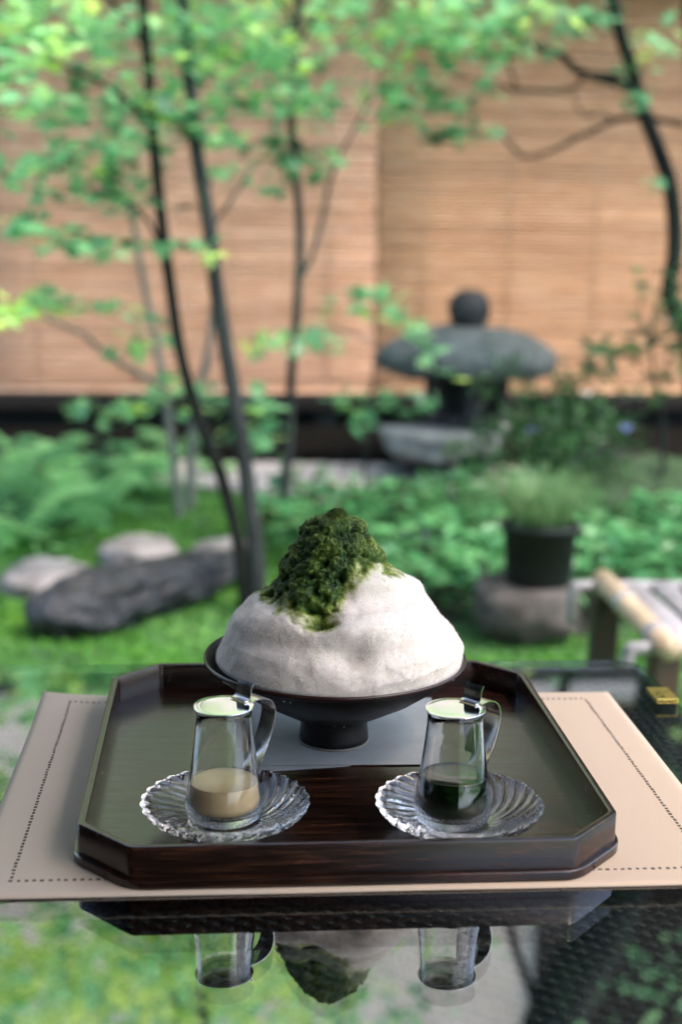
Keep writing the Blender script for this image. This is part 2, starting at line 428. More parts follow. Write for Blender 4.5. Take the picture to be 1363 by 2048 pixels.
def scatter_leaves(centers, sizes, tints, rng, tmpl=STAR, tilt=0.38, dirs=None):
    tv, tf = tmpl; n = len(centers); k = len(tv)
    az = rng.uniform(0, 2*PI, n) if dirs is None else dirs
    ax = rng.normal(0, tilt, n); ay = rng.normal(0, tilt, n)
    ca, sa = np.cos(az), np.sin(az)
    X, Y, Z = (tv[None, :, i] * sizes[:, None] for i in range(3))
    c, s = np.cos(ax)[:, None], np.sin(ax)[:, None]; Y, Z = Y*c - Z*s, Y*s + Z*c
    c, s = np.cos(ay)[:, None], np.sin(ay)[:, None]; X, Z = X*c + Z*s, -X*s + Z*c
    X, Y = X*ca[:, None] - Y*sa[:, None], X*sa[:, None] + Y*ca[:, None]
    V = np.stack([X, Y, Z], 2) + centers[:, None, :]
    Fc = tf[None] + (np.arange(n) * k)[:, None, None]
    return V.reshape(-1, 3), Fc.reshape(-1, 3), np.repeat(tints, k)

def leaf_object(name, centers, sizes, tints, rng, mat, parent=None, **kw):
    V, Fc, T = scatter_leaves(np.asarray(centers), np.asarray(sizes), np.asarray(tints), rng, **kw)
    o = mobj(name, V, Fc, mat, parent, smooth=False); attr(o.data, 'tint', T); return o

def pad_points(c, rx, ry, rz, n, rng):              # flat layered pad of foliage
    p = rng.normal(0, 0.45, (n, 3)); p = np.clip(p, -1.1, 1.1)
    return np.array(c)[None] + p * np.array([rx, ry, rz])[None]

def rock(name, mat, size, seed, rough=0.25, freq=1.2, parent=None, sub=4, flat=0.0):
    bm = bmesh.new(); bmesh.ops.create_icosphere(bm, subdivisions=sub, radius=1.0)
    for vv in bm.verts:
        p = vv.co.copy(); q = p * freq + Vector((seed * 7.3, seed * 3.1, seed * 1.7))
        d = 1 + rough * fbm(q, 3) + rough * 0.25 * fbm(q * 4, 3)
        if flat and p.z > 0: p.z = p.z ** (1 / (1 + flat)) if p.z < 1 else 1
        r = p * d
        if flat: r.z = min(r.z, 0.8 + 0.05 * fbm(q * 2, 2))
        vv.co = Vector((r.x * size[0], r.y * size[1], r.z * size[2]))
    me = bpy.data.meshes.new(name); bm.to_mesh(me); bm.free()
    me.polygons.foreach_set('use_smooth', [True] * len(me.polygons)); me.materials.append(mat)
    return mobj(name, None, None, None, parent, me=me)

# ================================================================== THE SETTING
def gz(x, y):                                       # height of the garden floor
    m = 0.05 * noise.noise(Vector((x * .9, y * .9, 3.1))) + 0.02 * noise.noise(Vector((x * 3, y * 3, 9)))
    back = max(0.0, min(1.0, (y - 4.3) / 1.2)) * max(0.0, min(1.0, (-x - .1) / .8))
    near = max(0.0, min(1.0, (y - 2.2) / 1.0))
    return (m + 0.07 * back) * near
nx, ny = 150, 150
xs = np.concatenate([[-60, -20, -8], np.linspace(-4, 4, nx - 6), [8, 20, 60]])
ys = np.concatenate([[-40, -8], np.linspace(-1.5, 7.6, ny - 5), [12, 30, 60]])
V = [(x, y, gz(x, y) if -4.1 < x < 4.1 and -1.6 < y < 7.7 else 0.0) for y in ys for x in xs]
Fq = np.array([(j*nx+i, j*nx+i+1, (j+1)*nx+i+1, (j+1)*nx+i) for j in range(ny-1) for i in range(nx-1)])
tag(mobj('ground', V, Fq, MAT['moss']), kind='structure')

rng = np.random.default_rng(5)
# moss tufts that give the moss a real nap
N = 14000
P = np.stack([rng.uniform(-1.9, 1.2, N), 2.6 + 3.4 * rng.beta(1.1, 1.6, N), np.zeros(N)], 1)
P = P[~((P[:, 0] > -.15) & (P[:, 1] > 3.9)) & ~((P[:, 0] < -.95) & (P[:, 1] > 4.9))]; N = len(P)
P[:, 2] = [gz(a, b) - .004 for a, b in P[:, :2]]
tuft = (np.array([(-.5,0,0),(.5,0,0),(0,.15,1.0),(0,-.5,0),(0,.5,0),(.15,0,.8)], float), np.array([(0,1,2),(3,4,5)]))
clump = np.array([fbm((a * 2.2, b * 2.2, 1.0), 3) for a, b in P[:, :2]])
o = leaf_object('moss_tufts', P, rng.uniform(.012, .034, N) * (1 + .6 * clump.clip(-.8, .8)), (0.45 + .5 * clump + rng.normal(0, .15, N)).clip(0, 1), rng,
    m_leaf('moss_blade', [(0, (0.025, 0.085, 0.018)), (.5, (0.085, 0.25, 0.04)), (1, (0.15, 0.35, 0.05))], 0.8, 0.3, 0.2), tmpl=tuft, tilt=.3)
tag(o, 'bright green moss covering the garden floor', kind='stuff')

# gravel strip before the veranda
gr = [(-.75, 5.75), (-.3, 5.6), (.5, 5.65), (.8, 5.85), (.8, 6.25), (-.5, 6.3), (-.8, 6.1)]
tag(mobj('gravel_bed', [(x, y, .055) for x, y in gr] + [(x, y, -.08) for x, y in gr], [tuple(range(7))] + [((i+1) % 7, i, i+7, (i+1) % 7+7) for i in range(7)], MAT['gravel'], smooth=False), kind='structure')
peb = (np.array([(.5,0,0),(0,.5,0),(-.5,0,0),(0,-.5,0),(0,0,.38)], float), np.array([(0,1,4),(1,2,4),(2,3,4),(3,0,4)]))
N = 2600; P = np.stack([rng.uniform(-.8, .95, N), rng.uniform(5.7, 6.25, N), np.full(N, .055)], 1)
o = leaf_object('gravel', P, rng.uniform(.02, .045, N), rng.uniform(0, 1, N), rng, None, tmpl=peb, tilt=.3)
t = NT('pebble'); a = t.n('ShaderNodeAttribute', attribute_name='tint')
t.col(t.ramp(a.outputs['Fac'], [(0, (.20, .18, .17)), (.6, (.42, .38, .36)), (1, (.62, .58, .55))])); t.set(Roughness=.85)
o.data.materials.clear(); o.data.materials.append(t.m)
tag(o, 'pale pinkish gravel spread before the dark veranda', kind='stuff')
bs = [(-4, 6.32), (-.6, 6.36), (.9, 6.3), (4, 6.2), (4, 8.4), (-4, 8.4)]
tag(mobj('shaded_soil', [(x, y, .10) for x, y in bs] + [(x, y, -.1) for x, y in bs], [tuple(range(6))] + [((i+1) % 6, i, i+6, (i+1) % 6+6) for i in range(6)], MAT['soil'], smooth=False), kind='structure')  # dark sheet standing in for the shade at the foot of the veranda

# ------------------------------------------------------------------ unseen room round the table, roof shaped to shade it (mirrored in glass and lacquer)
room = thing('shading_pavilion', 'unseen dark timber room round the table, its roof edge cut to shade it', 'room', (0, 0, 0))
MB().box((-3.2, -2.6, 2.40), (.93, 1.75, 2.5)).build('shading_ceiling', MAT['dark_wood'], room)  # unseen; blocks the sky, right edge placed to shade the left of the mat
MB().box((-3.2, -2.7, 0), (.93, -2.6, 2.40)).build('back_wall', MAT['dark_wood'], room)
MB().box((-3.3, -2.6, 0), (-3.2, 1.75, 2.5)).build('side_wall', MAT['dark_wood'], room)
for x, y in ((.82, -2.5), (-3.1, 1.6)): MB().box((x, y, 0), (x + .1, y + .1, 2.397)).build('post', MAT['dark_wood'], room)
# ------------------------------------------------------------------ house behind the garden
HYAW = 0.11; HO = Vector((0, 7.3, 0))
house = thing('house', 'dark timber house with raised veranda behind the bamboo blinds', 'house', HO, HYAW)
zb = 0.262
b = MB()
b.box((-6, .30, 0.0), (6, .42, 2.42)); b.build('wall', MAT['dark_wood'], house)
MB().box((-6, .28, 2.62), (6, .42, 7.0)).build('upper_wall', MAT['plaster'], house)
MB().box((1.25, .20, 3.0), (5.5, .277, 6.2)).build('reflection_dark_panel', MAT['dark_wood'], house)  # unseen dark panel added to darken the tabletop reflection on the right
e = MB().box((-6, -.42, 2.42), (6, .6, 2.47)).build('eave', MAT['dark_wood'], house)
for k in range(13): MB().box((-5.6 + k * .9, -.40, 2.34), (-5.53 + k * .9, .28, 2.415)).build('rafter', MAT['dark_wood'], e)
MB().box((-6, -.46, 2.475), (6, .27, 2.60)).build('roof', MAT['stone_black'], house)
for k in range(3): MB().box((-6 + k * 4 + .004, -.10 , zb - .055), (-2 + k * 4 - .004, .29, zb - .012)).build('floor_board', MAT['grey_wood'], house)
MB().box((-6, -.16, zb - .075), (6, -.104, zb - .006)).build('edge_beam', MAT['dark_wood'], house, bevel=.004)
for k in range(3): MB().box((-6 + k * 4 + .006, -.06, .085), (-2 + k * 4 - .006, -.03, zb - .095)).build('fascia_board', MAT['grey_wood'], house)
for u in (-3.6, -1.95, -.10, 1.5, 3.2): MB().box((u - .055, -.14, 0.0), (u + .055, -.065, zb - .08)).build('floor_post', MAT['grey_wood'], house, bevel=.004)
MB().box((-6, .05, 0.0), (6, .09, .2)).build('under_floor_shade', MAT['shade_dark'], house)  # dark board standing in for the shadow below the veranda floor

rnd = random.Random(3)
def reed_mesh(length, seed, mat):
    r = random.Random(seed); n = 9; pts = []
    for i in range(n):
        pts.append((length * i / (n - 1), .0022 * r.uniform(-1, 1), .0022 * r.uniform(-1, 1)))
    v, f = tube(pts, [.0084 * r.uniform(.9, 1.06) for _ in pts], 6, True, .8); return mesh_data('slat', v, f, mat, True)
def blind(u0, u1, v, z0, z1, label, mat='reed'):
    b = thing('bamboo_blind', label, 'blind', HO + Vector((math.cos(HYAW) * u0 - math.sin(HYAW) * v, math.sin(HYAW) * u0 + math.cos(HYAW) * v, z0)), HYAW, 'bamboo blinds hanging on the house')
    ms = [reed_mesh(u1 - u0, s, MAT[mat]) for s in range(5)]; z = .012
    while z < z1 - z0:
        o = mobj('slat', None, None, me=rnd.choice(ms), parent=b); o.location = (rnd.uniform(-.006, .006), rnd.uniform(-.002, .002), z)
        o.rotation_euler = (rnd.uniform(0, 6), rnd.uniform(-.0006, .0006), 0); z += .0188 * rnd.uniform(.97, 1.03)
    mobj('bottom_rail', *tube([(-.004, 0, 0), (u1 - u0 + .004, 0, 0)], .014, 10), MAT[mat], b)
    for k in range(max(2, int((u1 - u0) / .42))):
        x = (k + .5) * (u1 - u0) / max(2, int((u1 - u0) / .42))
        mobj('cord', *tube([(x, -.0115, 0), (x, -.0115, z1 - z0)], .0022, 5), MAT['bamboo'], b)
blind(-3.9, -1.83, 0, zb + .02, 2.33, 'bamboo blind at the far left, seen as a brown sliver by the photo edge')
blind(-1.80, .156, -.02, zb + .005, 2.33, 'pinkish bamboo blind behind the slender tree trunks, left of the seam', 'reed_pink')
blind(.166, 2.9, -.012, zb + .005, 2.33, 'orange tan bamboo blind behind the stone lantern, right of the seam')

# ------------------------------------------------------------------ stones
def stone(px, py, size, seed, mat, label, name='stone', dz=0.0, rz=0.0, grp=None, **kw):
    p = G(px, py, .03); o = rock(name, mat, size, seed, **kw); o.location = (p.x, p.y, gz(p.x, p.y) + dz); o.rotation_euler = (0, 0, rz)
    return tag(o, label, 'stone', grp)
stone(92, 1150, (.145, .17, .075), 1, MAT['stone_pale'], 'pale flat stepping stone at the left edge of the moss', 'stepping_stone', flat=1, grp='stepping stones in the moss')
stone(272, 1108, (.125, .17, .075), 2, MAT['stone_pale'], 'pale round stepping stone behind the middle of the long dark rock', 'stepping_stone', flat=1, grp='stepping stones in the moss')
stone(452, 1105, (.12, .15, .06), 3, MAT['stone_pale'], 'pale stepping stone by the feet of the slender trunks', 'stepping_stone', flat=1, grp='stepping stones in the moss')
stone(650, 950, (.10, .09, .04), 4, MAT['stone_lantern'], 'small flat base stone under the veranda post', 'stone', flat=1)
stone(815, 960, (.15, .13, .085), 5, MAT['stone_lantern'], 'rounded grey stone beside the gravel left of the lantern', 'stone', dz=.02)
stone(560, 1005, (.14, .08, .035), 8, MAT['stone_dark'], 'low dark stone between the trunks and the gravel', 'stone', dz=.01)
stone(660, 975, (.10, .07, .02), 9, MAT['stone_pale'], 'low pale stone lying on the gravel', 'stone', dz=.05)
p = G(1310, 1000, .1); o = rock('boulder', MAT['stone_mossy'], (.36, .3, .23), 6, .3); o.location = (p.x, p.y, .02); tag(o, 'moss covered boulder at the right edge behind the leaves', 'boulder')
p = G(1230, 960, .1); o = rock('boulder', MAT['stone_black'], (.40, .25, .17), 7, .3); o.location = (p.x, p.y + .3, .02); tag(o, 'dark boulder in shade right of the lantern', 'boulder')
# long dark rock
a, c = G(80, 1245, .05), G(470, 1140, .05)
mid = (a + c) / 2; L = (c - a).length
bm = bmesh.new(); bmesh.ops.create_icosphere(bm, subdivisions=5, radius=1)
for vv in bm.verts:
    p = vv.co.copy(); s = math.copysign(abs(p.x) ** .75, p.x); w = (1 - s ** 2 * .0)
    q = Vector((p.x * 2.6, p.y, p.z)) ; d = 1 + .26 * fbm(q * 1.3 + Vector((4, 2, 8)), 4) + .16 * fbm(q * 5, 4) - .22 * (1 - abs(noise.noise(Vector((q.x * .9, q.y * 2.6, q.z * 2.6)))) * 2) ** 3
    th = .084 - .022 * s
    rr = math.sqrt(max(1e-6, p.y ** 2 + p.z ** 2)); k = (max(0, 1 - abs(s) ** 3.2)) ** .45 / max(rr, .05) if rr > .02 else 1
    vv.co = Vector((s * (L / 2 + .04), p.y * k * th * 1.35 * d, p.z * k * th * d))
me = bpy.data.meshes.new('long_rock'); bm.to_mesh(me); bm.free(); me.materials.append(MAT['stone_dark'])
me.polygons.foreach_set('use_smooth', [True] * len(me.polygons))
o = mobj('long_rock', None, None, me=me); o.location = (mid.x, mid.y + .03, .062); o.rotation_euler = (.0, -.02, math.atan2(c.y - a.y, c.x - a.x))
tag(o, 'long blue black rugged rock lying across the bright moss', 'rock')

# ------------------------------------------------------------------ stone lantern
LY = 6.15
lc = DP(935, 700, LY)
lan = thing('stone_lantern', 'dark stone lantern with broad roof and ball finial before the orange blind', 'lantern', (lc.x, LY, 0), .1)
def zl(py): return DP(935, py, LY).z
def dent(v, amp, freq, seed):
    return [tuple(Vector(p) * 1.0 + Vector((noise.noise(Vector(p) * freq + Vector((seed, 0, 0))), noise.noise(Vector(p) * freq + Vector((0, seed, 0))), noise.noise(Vector(p) * freq + Vector((0, 0, seed))))) * amp) for p in v]
zt_, ze_ = zl(655), zl(708)
# ball finial with a short neck
v, f = lathe([(0, zl(578)), (.04, zl(579.5)), (.07, zl(588)), (.088, zl(603)), (.094, zl(617)), (.091, zl(630)), (.082, zl(642)), (.074, zl(650)), (.074, zt_ - .02), (0, zt_ - .02)], 28)
mobj('finial', dent(v, .006, 14, 2), f, MAT['stone_black'], lan)
# roof: six soft corners
n = 72; V, rows = [], []
prof = [(0.0, zt_ + .005), (.15, zt_ + .003), (.20, zt_ - .006), (.27, zt_ - .032), (.345, zt_ - .066), (.384, ze_ + .016), (.394, ze_ - .008), (.386, ze_ - .055), (.31, ze_ - .082), (.16, ze_ - .094), (0, ze_ - .094)]
Vv, Ff = lathe(prof, n)
Vn = []
for x, y, z in Vv:
    r = math.hypot(x, y); a = math.atan2(y, x) + PI / 6 + PI/6
    hexr = math.cos(PI / 6) / math.cos(((a) % (PI / 3)) - PI / 6); kk = .42 + .0
    s = (1 - kk) + kk * hexr * 1.06
    z2 = z - .035 * (r / .39) ** 2 * (0.5 - 0.5 * math.cos(6 * a)) * 0.5 + 0.0
    Vn.append((x * s, y * s, z2))
mobj('roof', dent(Vn, .012, 7, 5), Ff, MAT['stone_lantern'], lan)
# fire box with openings, set on a slab and a thick stem
fb = MB(); zf0, zf1 = zl(846), ze_ - .06
for k in range(6):
    a = k * PI / 3 + PI / 6; M4 = Matrix.Translation((math.cos(a) * .155, math.sin(a) * .155, 0)) @ Matrix.Rotation(a, 4, 'Z')
    fb.box((-.032, -.034, zf0), (.032, .034, zf1), M4)
v, f = lathe([(0, zf1), (.20, zf1), (.185, zf1 - .05), (.165, zf1 - .052), (.165, zf1 - .06), (0, zf1 - .06)], 6); fb.add(v, f)
v, f = lathe([(0, zf0 + .05), (.185, zf0 + .05), (.19, zf0), (0, zf0)], 6); fb.add(v, f)
v, f = lathe([(0, zf1 - .06), (.12, zf1 - .06), (.12, zf0 + .05), (0, zf0 + .05)], 6); fb.add(v, f)
fb.build('fire_box', MAT['stone_black'], lan, bevel=.01)
v, f = lathe([(0, zl(846)), (.15, zl(846)), (.17, zl(862)), (.15, zl(880)), (0, zl(880))], 24); mobj('middle_slab', dent(v, .01, 8, 9), f, MAT['stone_black'], lan)
v, f = lathe([(0, zl(870)), (.12, zl(870)), (.13, .02), (.18, -.05), (0, -.05)], 18); mobj('stem', dent(v, .01, 8, 4), f, MAT['stone_black'], lan)
o = rock('slab', m_noise('stone_grey', (0.10, 0.11, 0.107), (0.24, 0.26, 0.25), 14, .9, .5, 40), (.235, .2, .085), 12, .22, 1.2, flat=1)
p = DP(878, 882, LY - .12); o.location = (p.x, p.y - .1, p.z - .005); o.rotation_euler = (0, .06, .3)
tag(o, 'flat grey stone slab jutting out under the lantern on its left', 'stone')
o = rock('stone', MAT['stone_black'], (.16, .15, .13), 14, .25); p = G(905, 968, .05); o.location = (p.x, p.y, .03); tag(o, 'dark stone carrying the grey slab under the lantern', 'stone')

# ------------------------------------------------------------------ trees
def trunk_mesh(mb, path, r0, r1, jitter=.006, n=9, seed=1):
    pts = smooth_path(path, 6); m = len(pts)
    pts = [p + Vector((noise.noise(p * 4 + Vector((seed, 0, 0))), noise.noise(p * 4 + Vector((0, seed, 0))), 0)) * jitter for p in pts]
    mb.tube(pts, [r0 + (r1 - r0) * i / (m - 1) for i in range(m)], n)
def pxpath(pts, y0, y1):
    n = len(pts); return [DP(px, py, y0 + (y1 - y0) * i / max(1, n - 1)) for i, (px, py) in enumerate(pts)]
def tree(label, base, trunk_pts, r0, r1, bark, y0, y1, up=None, branches=(), pads=(), leafmat='leaf_maple', seed=1, lsize=(.042, .074), group='trees in the garden', cat='tree', lone=0, name='maple_tree', extra=None):
    """trunk_pts, branches and pads are photo points placed at their distance from the camera"""
    rg = np.random.default_rng(seed)
    path = pxpath(trunk_pts, y0, y1)
    foot = path[0].copy(); root = thing(name, label, cat, (foot.x, foot.y, gz(foot.x, foot.y)), 0, group)
    O = root.location
    path = [p - O for p in path]; path[0].z = -.05
    if up: path += [path[-1] + Vector(q) for q in up]
    mb = MB(); trunk_mesh(mb, path, r0, r1, seed=seed); mb.build('trunk', MAT[bark], root, smooth=True)
    for bp, ra, rb, ya, yb in branches:
        mb = MB(); trunk_mesh(mb, [p - O for p in pxpath(bp, ya, yb)], ra, rb, .004, 7, seed); mb.build('branch', MAT[bark], root, smooth=True)
    C, S, T = [], [], []
    for px, py, rx, ry, y, n, tint in pads:
        n = int(n * (.80 if n > 30 else 1))
        c = DP(px, py, y) - O; k = y / FPX
        q = pad_points(c, rx * k * 1.25, .22, ry * k * 1.1, n, rg)
        C.append(q); S.append(rg.uniform(*lsize, n)); T.append((.16 + .84 * tint + rg.normal(0, .24, n)).clip(0, 1))
    if extra is not None:
        for c, rr, n, tint in extra:
            q = pad_points(Vector(c) - O, *rr, n, rg); C.append(q); S.append(rg.uniform(lsize[0], lsize[1], n) * 1.1); T.append((tint + rg.normal(0, .16, n)).clip(0, 1))
    if C:
        C, S, T = np.concatenate(C), np.concatenate(S), np.concatenate(T)
        order = rg.permutation(len(C)); lone = min(lone, len(C)); A, B = order[:lone], order[lone:]
        o = leaf_object('crown', C[B], S[B], T[B], rg, MAT[leafmat], root); tag(o, kind='stuff')
        ms = []
        for k in range(6):                            # single leaves: parts that share six meshes
            me = mesh_data('leaf', STAR[0] if leafmat != 'leaf_ground' else OVAL[0], STAR[1] if leafmat != 'leaf_ground' else OVAL[1], MAT[leafmat], False)
            attr(me, 'tint', np.full(len(me.vertices), .25 + .12 * k)); ms.append(me)
        for i in A:
            o = mobj('leaf', None, None, me=ms[int(rg.integers(0, 6))], parent=root); o.location = C[i]; o.scale = (S[i],) * 3
            o.rotation_euler = (rg.normal(0, .45), rg.normal(0, .45), rg.uniform(0, 6.28))
    return root

tree('slender dark trunk leaning left, first of the clump from the left', None,
     [(492, 1218), (482, 1120), (466, 1040), (438, 940), (398, 840), (358, 690), (328, 500), (312, 350), (300, 200), (284, 0)], (.021), .013, 'bark_dark', 4.0, 4.15,
     up=[(-.03, .05, .6), (.1, .1, 1.4), (.0, .1, 2.2)], branches=[([(305, 250), (240, 190), (170, 150), (90, 120)], .010, .004, 4.1, 4.0), ([(330, 520), (300, 450), (250, 400), (180, 380)], .007, .003, 4.1, 3.9), ([(290, 90), (240, 30), (200, -40)], .010, .005, 4.1, 4.2)],
     pads=[(60, 90, 110, 55, 3.8, 60, .62), (170, 70, 110, 60, 4.0, 80, .5), (230, 190, 120, 60, 4.1, 90, .45), (90, 210, 90, 40, 3.9, 55, .45), (60, 340, 75, 50, 3.7, 50, .4),
           (180, 320, 110, 50, 4.0, 85, .32), (265, 250, 80, 60, 4.3, 60, .28), (190, 390, 110, 28, 4.1, 60, .3), (40, 455, 60, 25, 3.7, 22, .45), (180, 490, 105, 26, 4.0, 70, .4), (240, 340, 60, 45, 4.2, 40, .12), (60, 35, 130, 50, 3.8, 70, .75), (20, 620, 60, 26, 3.6, 26, .95), (20, 160, 60, 60, 3.6, 40, .6)],
     extra=[((-1.15, 3.9, 2.02), (.6, .3, .18), 300, .8), ((.35, 4.4, 2.2), (.5, .3, .16), 130, .8), ((-1.0, 3.9, 2.55), (.8, .5, .25), 412, .88), ((-.8, 4.5, 2.95), (.9, .5, .28), 450, .88), ((-1.2, 5.1, 3.35), (.9, .5, .3), 475, .88), ((-.5, 5.6, 3.6), (.6, .5, .3), 275, .88)], seed=11, lone=70)
tree('tallest grey trunk in the middle of the clump, mossy and dark above', None,
     [(520, 1218), (508, 1080), (494, 960), (470, 800), (441, 640), (418, 460), (398, 330), (385, 220), (366, 0)], (.027), .015, 'bark_mid', 4.0, 4.2,
     up=[(-.02, .05, .6), (.05, .1, 1.4), (.1, .1, 2.4)], branches=[([(392, 300), (360, 240), (330, 200)], .009, .004, 4.2, 4.1), ([(428, 450), (470, 390), (500, 340)], .006, .003, 4.2, 4.4), ([(425, 470), (380, 500), (345, 495)], .004, .002, 4.2, 4.1)],
     pads=[(430, 50, 110, 55, 4.3, 90, .6), (510, 100, 110, 55, 4.4, 90, .5), (480, 190, 110, 45, 4.5, 80, .42), (345, 235, 60, 45, 4.1, 40, .35), (430, 270, 55, 40, 4.2, 30, .4), (390, 120, 70, 50, 4.2, 45, .5), (455, 350, 40, 22, 4.4, 14, .2), (350, 495, 40, 12, 4.1, 8, .4), (430, 510, 10, 30, 4.1, 5, .8), (350, 40, 70, 60, 4.3, 50, .55)],
     extra=[((-.35, 4.2, 2.08), (.5, .35, .14), 112, .88), ((-.45, 4.0, 2.5), (.5, .4, .2), 187, .88), ((-.35, 4.6, 2.95), (.5, .4, .2), 187, .88), ((-.15, 5.2, 3.3), (.5, .4, .2), 137, .88)], seed=12, lone=60)
tree('slim straight trunk right of the clump, forking halfway up the blind', None,
     [(562, 1110), (568, 1000), (575, 900), (584, 750), (597, 570), (598, 440), (588, 330), (582, 240), (596, 0)], .018, .011, 'bark_mid', 4.8, 4.8,
     up=[(.0, .05, .6), (.05, .1, 1.4)], branches=[([(598, 558), (625, 510), (645, 430), (662, 350), (700, 270), (745, 190)], .010, .004, 4.8, 5.0), ([(590, 60), (570, 20), (540, -20)], .008, .004, 4.8, 4.9), ([(597, 90), (625, 40), (650, 0)], .008, .004, 4.8, 4.9), ([(575, 830), (545, 880), (530, 905)], .005, .002, 4.8, 4.7)],
     pads=[(600, 45, 105, 50, 4.9, 62, .72), (640, 200, 55, 45, 4.8, 45, .35), (560, 200, 60, 40, 4.7, 40, .45), (560, 330, 55, 35, 4.7, 30, .18), (640, 330, 45, 30, 4.8, 24, .25), (550, 290, 45, 30, 4.8, 22, .25), (670, 0, 60, 34, 5.0, 30, .6), (530, 30, 90, 60, 5.0, 60, .65), (590, 130, 80, 40, 4.9, 45, .5), (540, 690, 60, 24, 4.6, 20, .7), (630, 680, 70, 40, 4.7, 16, .4), (560, 375, 22, 14, 4.7, 9, .1)],
     extra=[((.1, 4.9, 2.6), (.6, .6, .2), 160, .6), ((.2, 5.2, 3.6), (.5, .6, .25), 120, .55)], seed=13, lone=60)
tree('thin pale sapling trunk behind and left of the dark leaning trunk', None,
     [(362, 985), (340, 860), (318, 720), (298, 620), (284, 540), (262, 430), (250, 400)], .017, .008, 'bark_grey', 5.2, 5.1,
     branches=[([(318, 765), (270, 745), (215, 710), (160, 665), (60, 628)], .012, .005, 5.0, 4.4), ([(330, 800), (400, 760), (440, 700)], .006, .002, 5.2, 5.2)],
     pads=[(255, 415, 40, 22, 5.0, 18, .2), (110, 600, 60, 18, 4.4, 22, .85), (210, 620, 70, 16, 4.6, 16, .75), (275, 690, 60, 28, 4.8, 22, .75), (300, 640, 30, 30, 4.9, 10, .5), (310, 790, 50, 16, 4.7, 11, .85), (250, 815, 55, 12, 4.6, 16, .98)], seed=14, lone=60)
tree('short pale trunk standing on the moss behind the clump', None,
     [(380, 1025), (381, 960), (384, 880), (395, 800), (412, 720), (424, 640), (430, 560)], .022, .009, 'bark_grey', 5.35, 5.3,
     branches=[([(388, 850), (430, 820), (470, 790)], .005, .002, 5.3, 5.1)],
     pads=[(430, 870, 36, 16, 4.8, 9, .8), (440, 815, 30, 16, 4.9, 6, .5), (510, 860, 40, 36, 4.6, 18, .85), (525, 805, 36, 24, 4.7, 10, .8), (400, 800, 25, 40, 4.9, 12, .35), (350, 760, 30, 20, 4.8, 8, .6)], seed=15, lone=60)
tree('bare little shrub with dark stems at the left before the veranda', None,
     [(214, 950), (206, 890), (185, 860), (160, 835), (145, 815)], .012, .004, 'bark_mid', 5.6, 5.5,
     branches=[([(208, 900), (215, 860), (222, 830)], .006, .003, 5.6, 5.6)],
     pads=[(155, 815, 26, 18, 5.5, 14, .5), (215, 840, 20, 14, 5.6, 8, .5), (90, 820, 60, 25, 5.6, 0, .5)], leafmat='leaf_fern', seed=16, name='shrub', cat='shrub', group=None)
tree('gnarled dark tree at the right edge with branches reaching left', None,
     [(1420, 790), (1376, 690), (1338, 600), (1350, 500), (1342, 380), (1316, 300), (1290, 235), (1278, 195), (1262, 130), (1235, 50), (1215, -40)], .036, .020, 'bark_dark', 5.5, 5.5,
     up=[(-.15, .0, .5), (-.2, .1, 1.2), (.1, .1, 2.0)],
     branches=[([(1272, 190), (1240, 168), (1190, 155), (1150, 140), (1125, 112), (1080, 100), (1030, 75), (985, 40)], .020, .008, 5.5, 5.3),
               ([(1165, 155), (1140, 178), (1080, 182), (1030, 182), (1000, 168), (900, 150)], .008, .004, 5.5, 5.4), ([(1035, 180), (1020, 140), (1010, 90)], .006, .003, 5.4, 5.4),
               ([(1290, 236), (1250, 236), (1210, 248), (1160, 272), (1105, 300), (1050, 314), (1020, 290), (1000, 272), (940, 265)], .012, .004, 5.5, 5.3), ([(1220, 242), (1205, 228), (1165, 230), (1145, 190)], .006, .003, 5.5, 5.4), ([(1295, 236), (1330, 242), (1370, 250)], .012, .010, 5.5, 5.5),
               ([(1250, 150), (1200, 148), (1160, 152)], .008, .004, 5.5, 5.5)],
     pads=[(800, 45, 95, 45, 5.0, 46, .55), (880, 80, 110, 55, 5.1, 110, .42), (960, 60, 90, 55, 5.2, 80, .4), (850, 180, 110, 32, 5.1, 80, .42), (770, 210, 60, 40, 5.0, 34, .55), (745, 110, 40, 40, 5.0, 20, .6), (1020, 100, 70, 26, 5.3, 40, .3), (1100, 50, 90, 35, 5.4, 50, .5), (1190, 30, 60, 30, 5.4, 30, .4), (880, 275, 50, 28, 5.2, 44, .06), (890, 205, 60, 24, 5.2, 34, .12), (940, 255, 40, 16, 5.2, 16, .2), (800, 205, 40, 24, 5.1, 20, .2), (970, 175, 26, 12, 5.3, 10, .15), (1310, 85, 50, 24, 5.3, 20, .8), (1250, 140, 45, 18, 5.4, 14, .35), (1280, 190, 25, 26, 5.3, 12, .3), (1310, 370, 14, 10, 5.4, 4, .85),
           (1030, 20, 120, 40, 5.2, 50, .55), (900, 10, 120, 40, 5.0, 60, .6)],
     extra=[((1.0, 5.2, 2.5), (.7, .6, .18), 160, .45), ((1.9, 4.8, 2.9), (.6, .6, .2), 180, .5)], seed=17, lone=70)
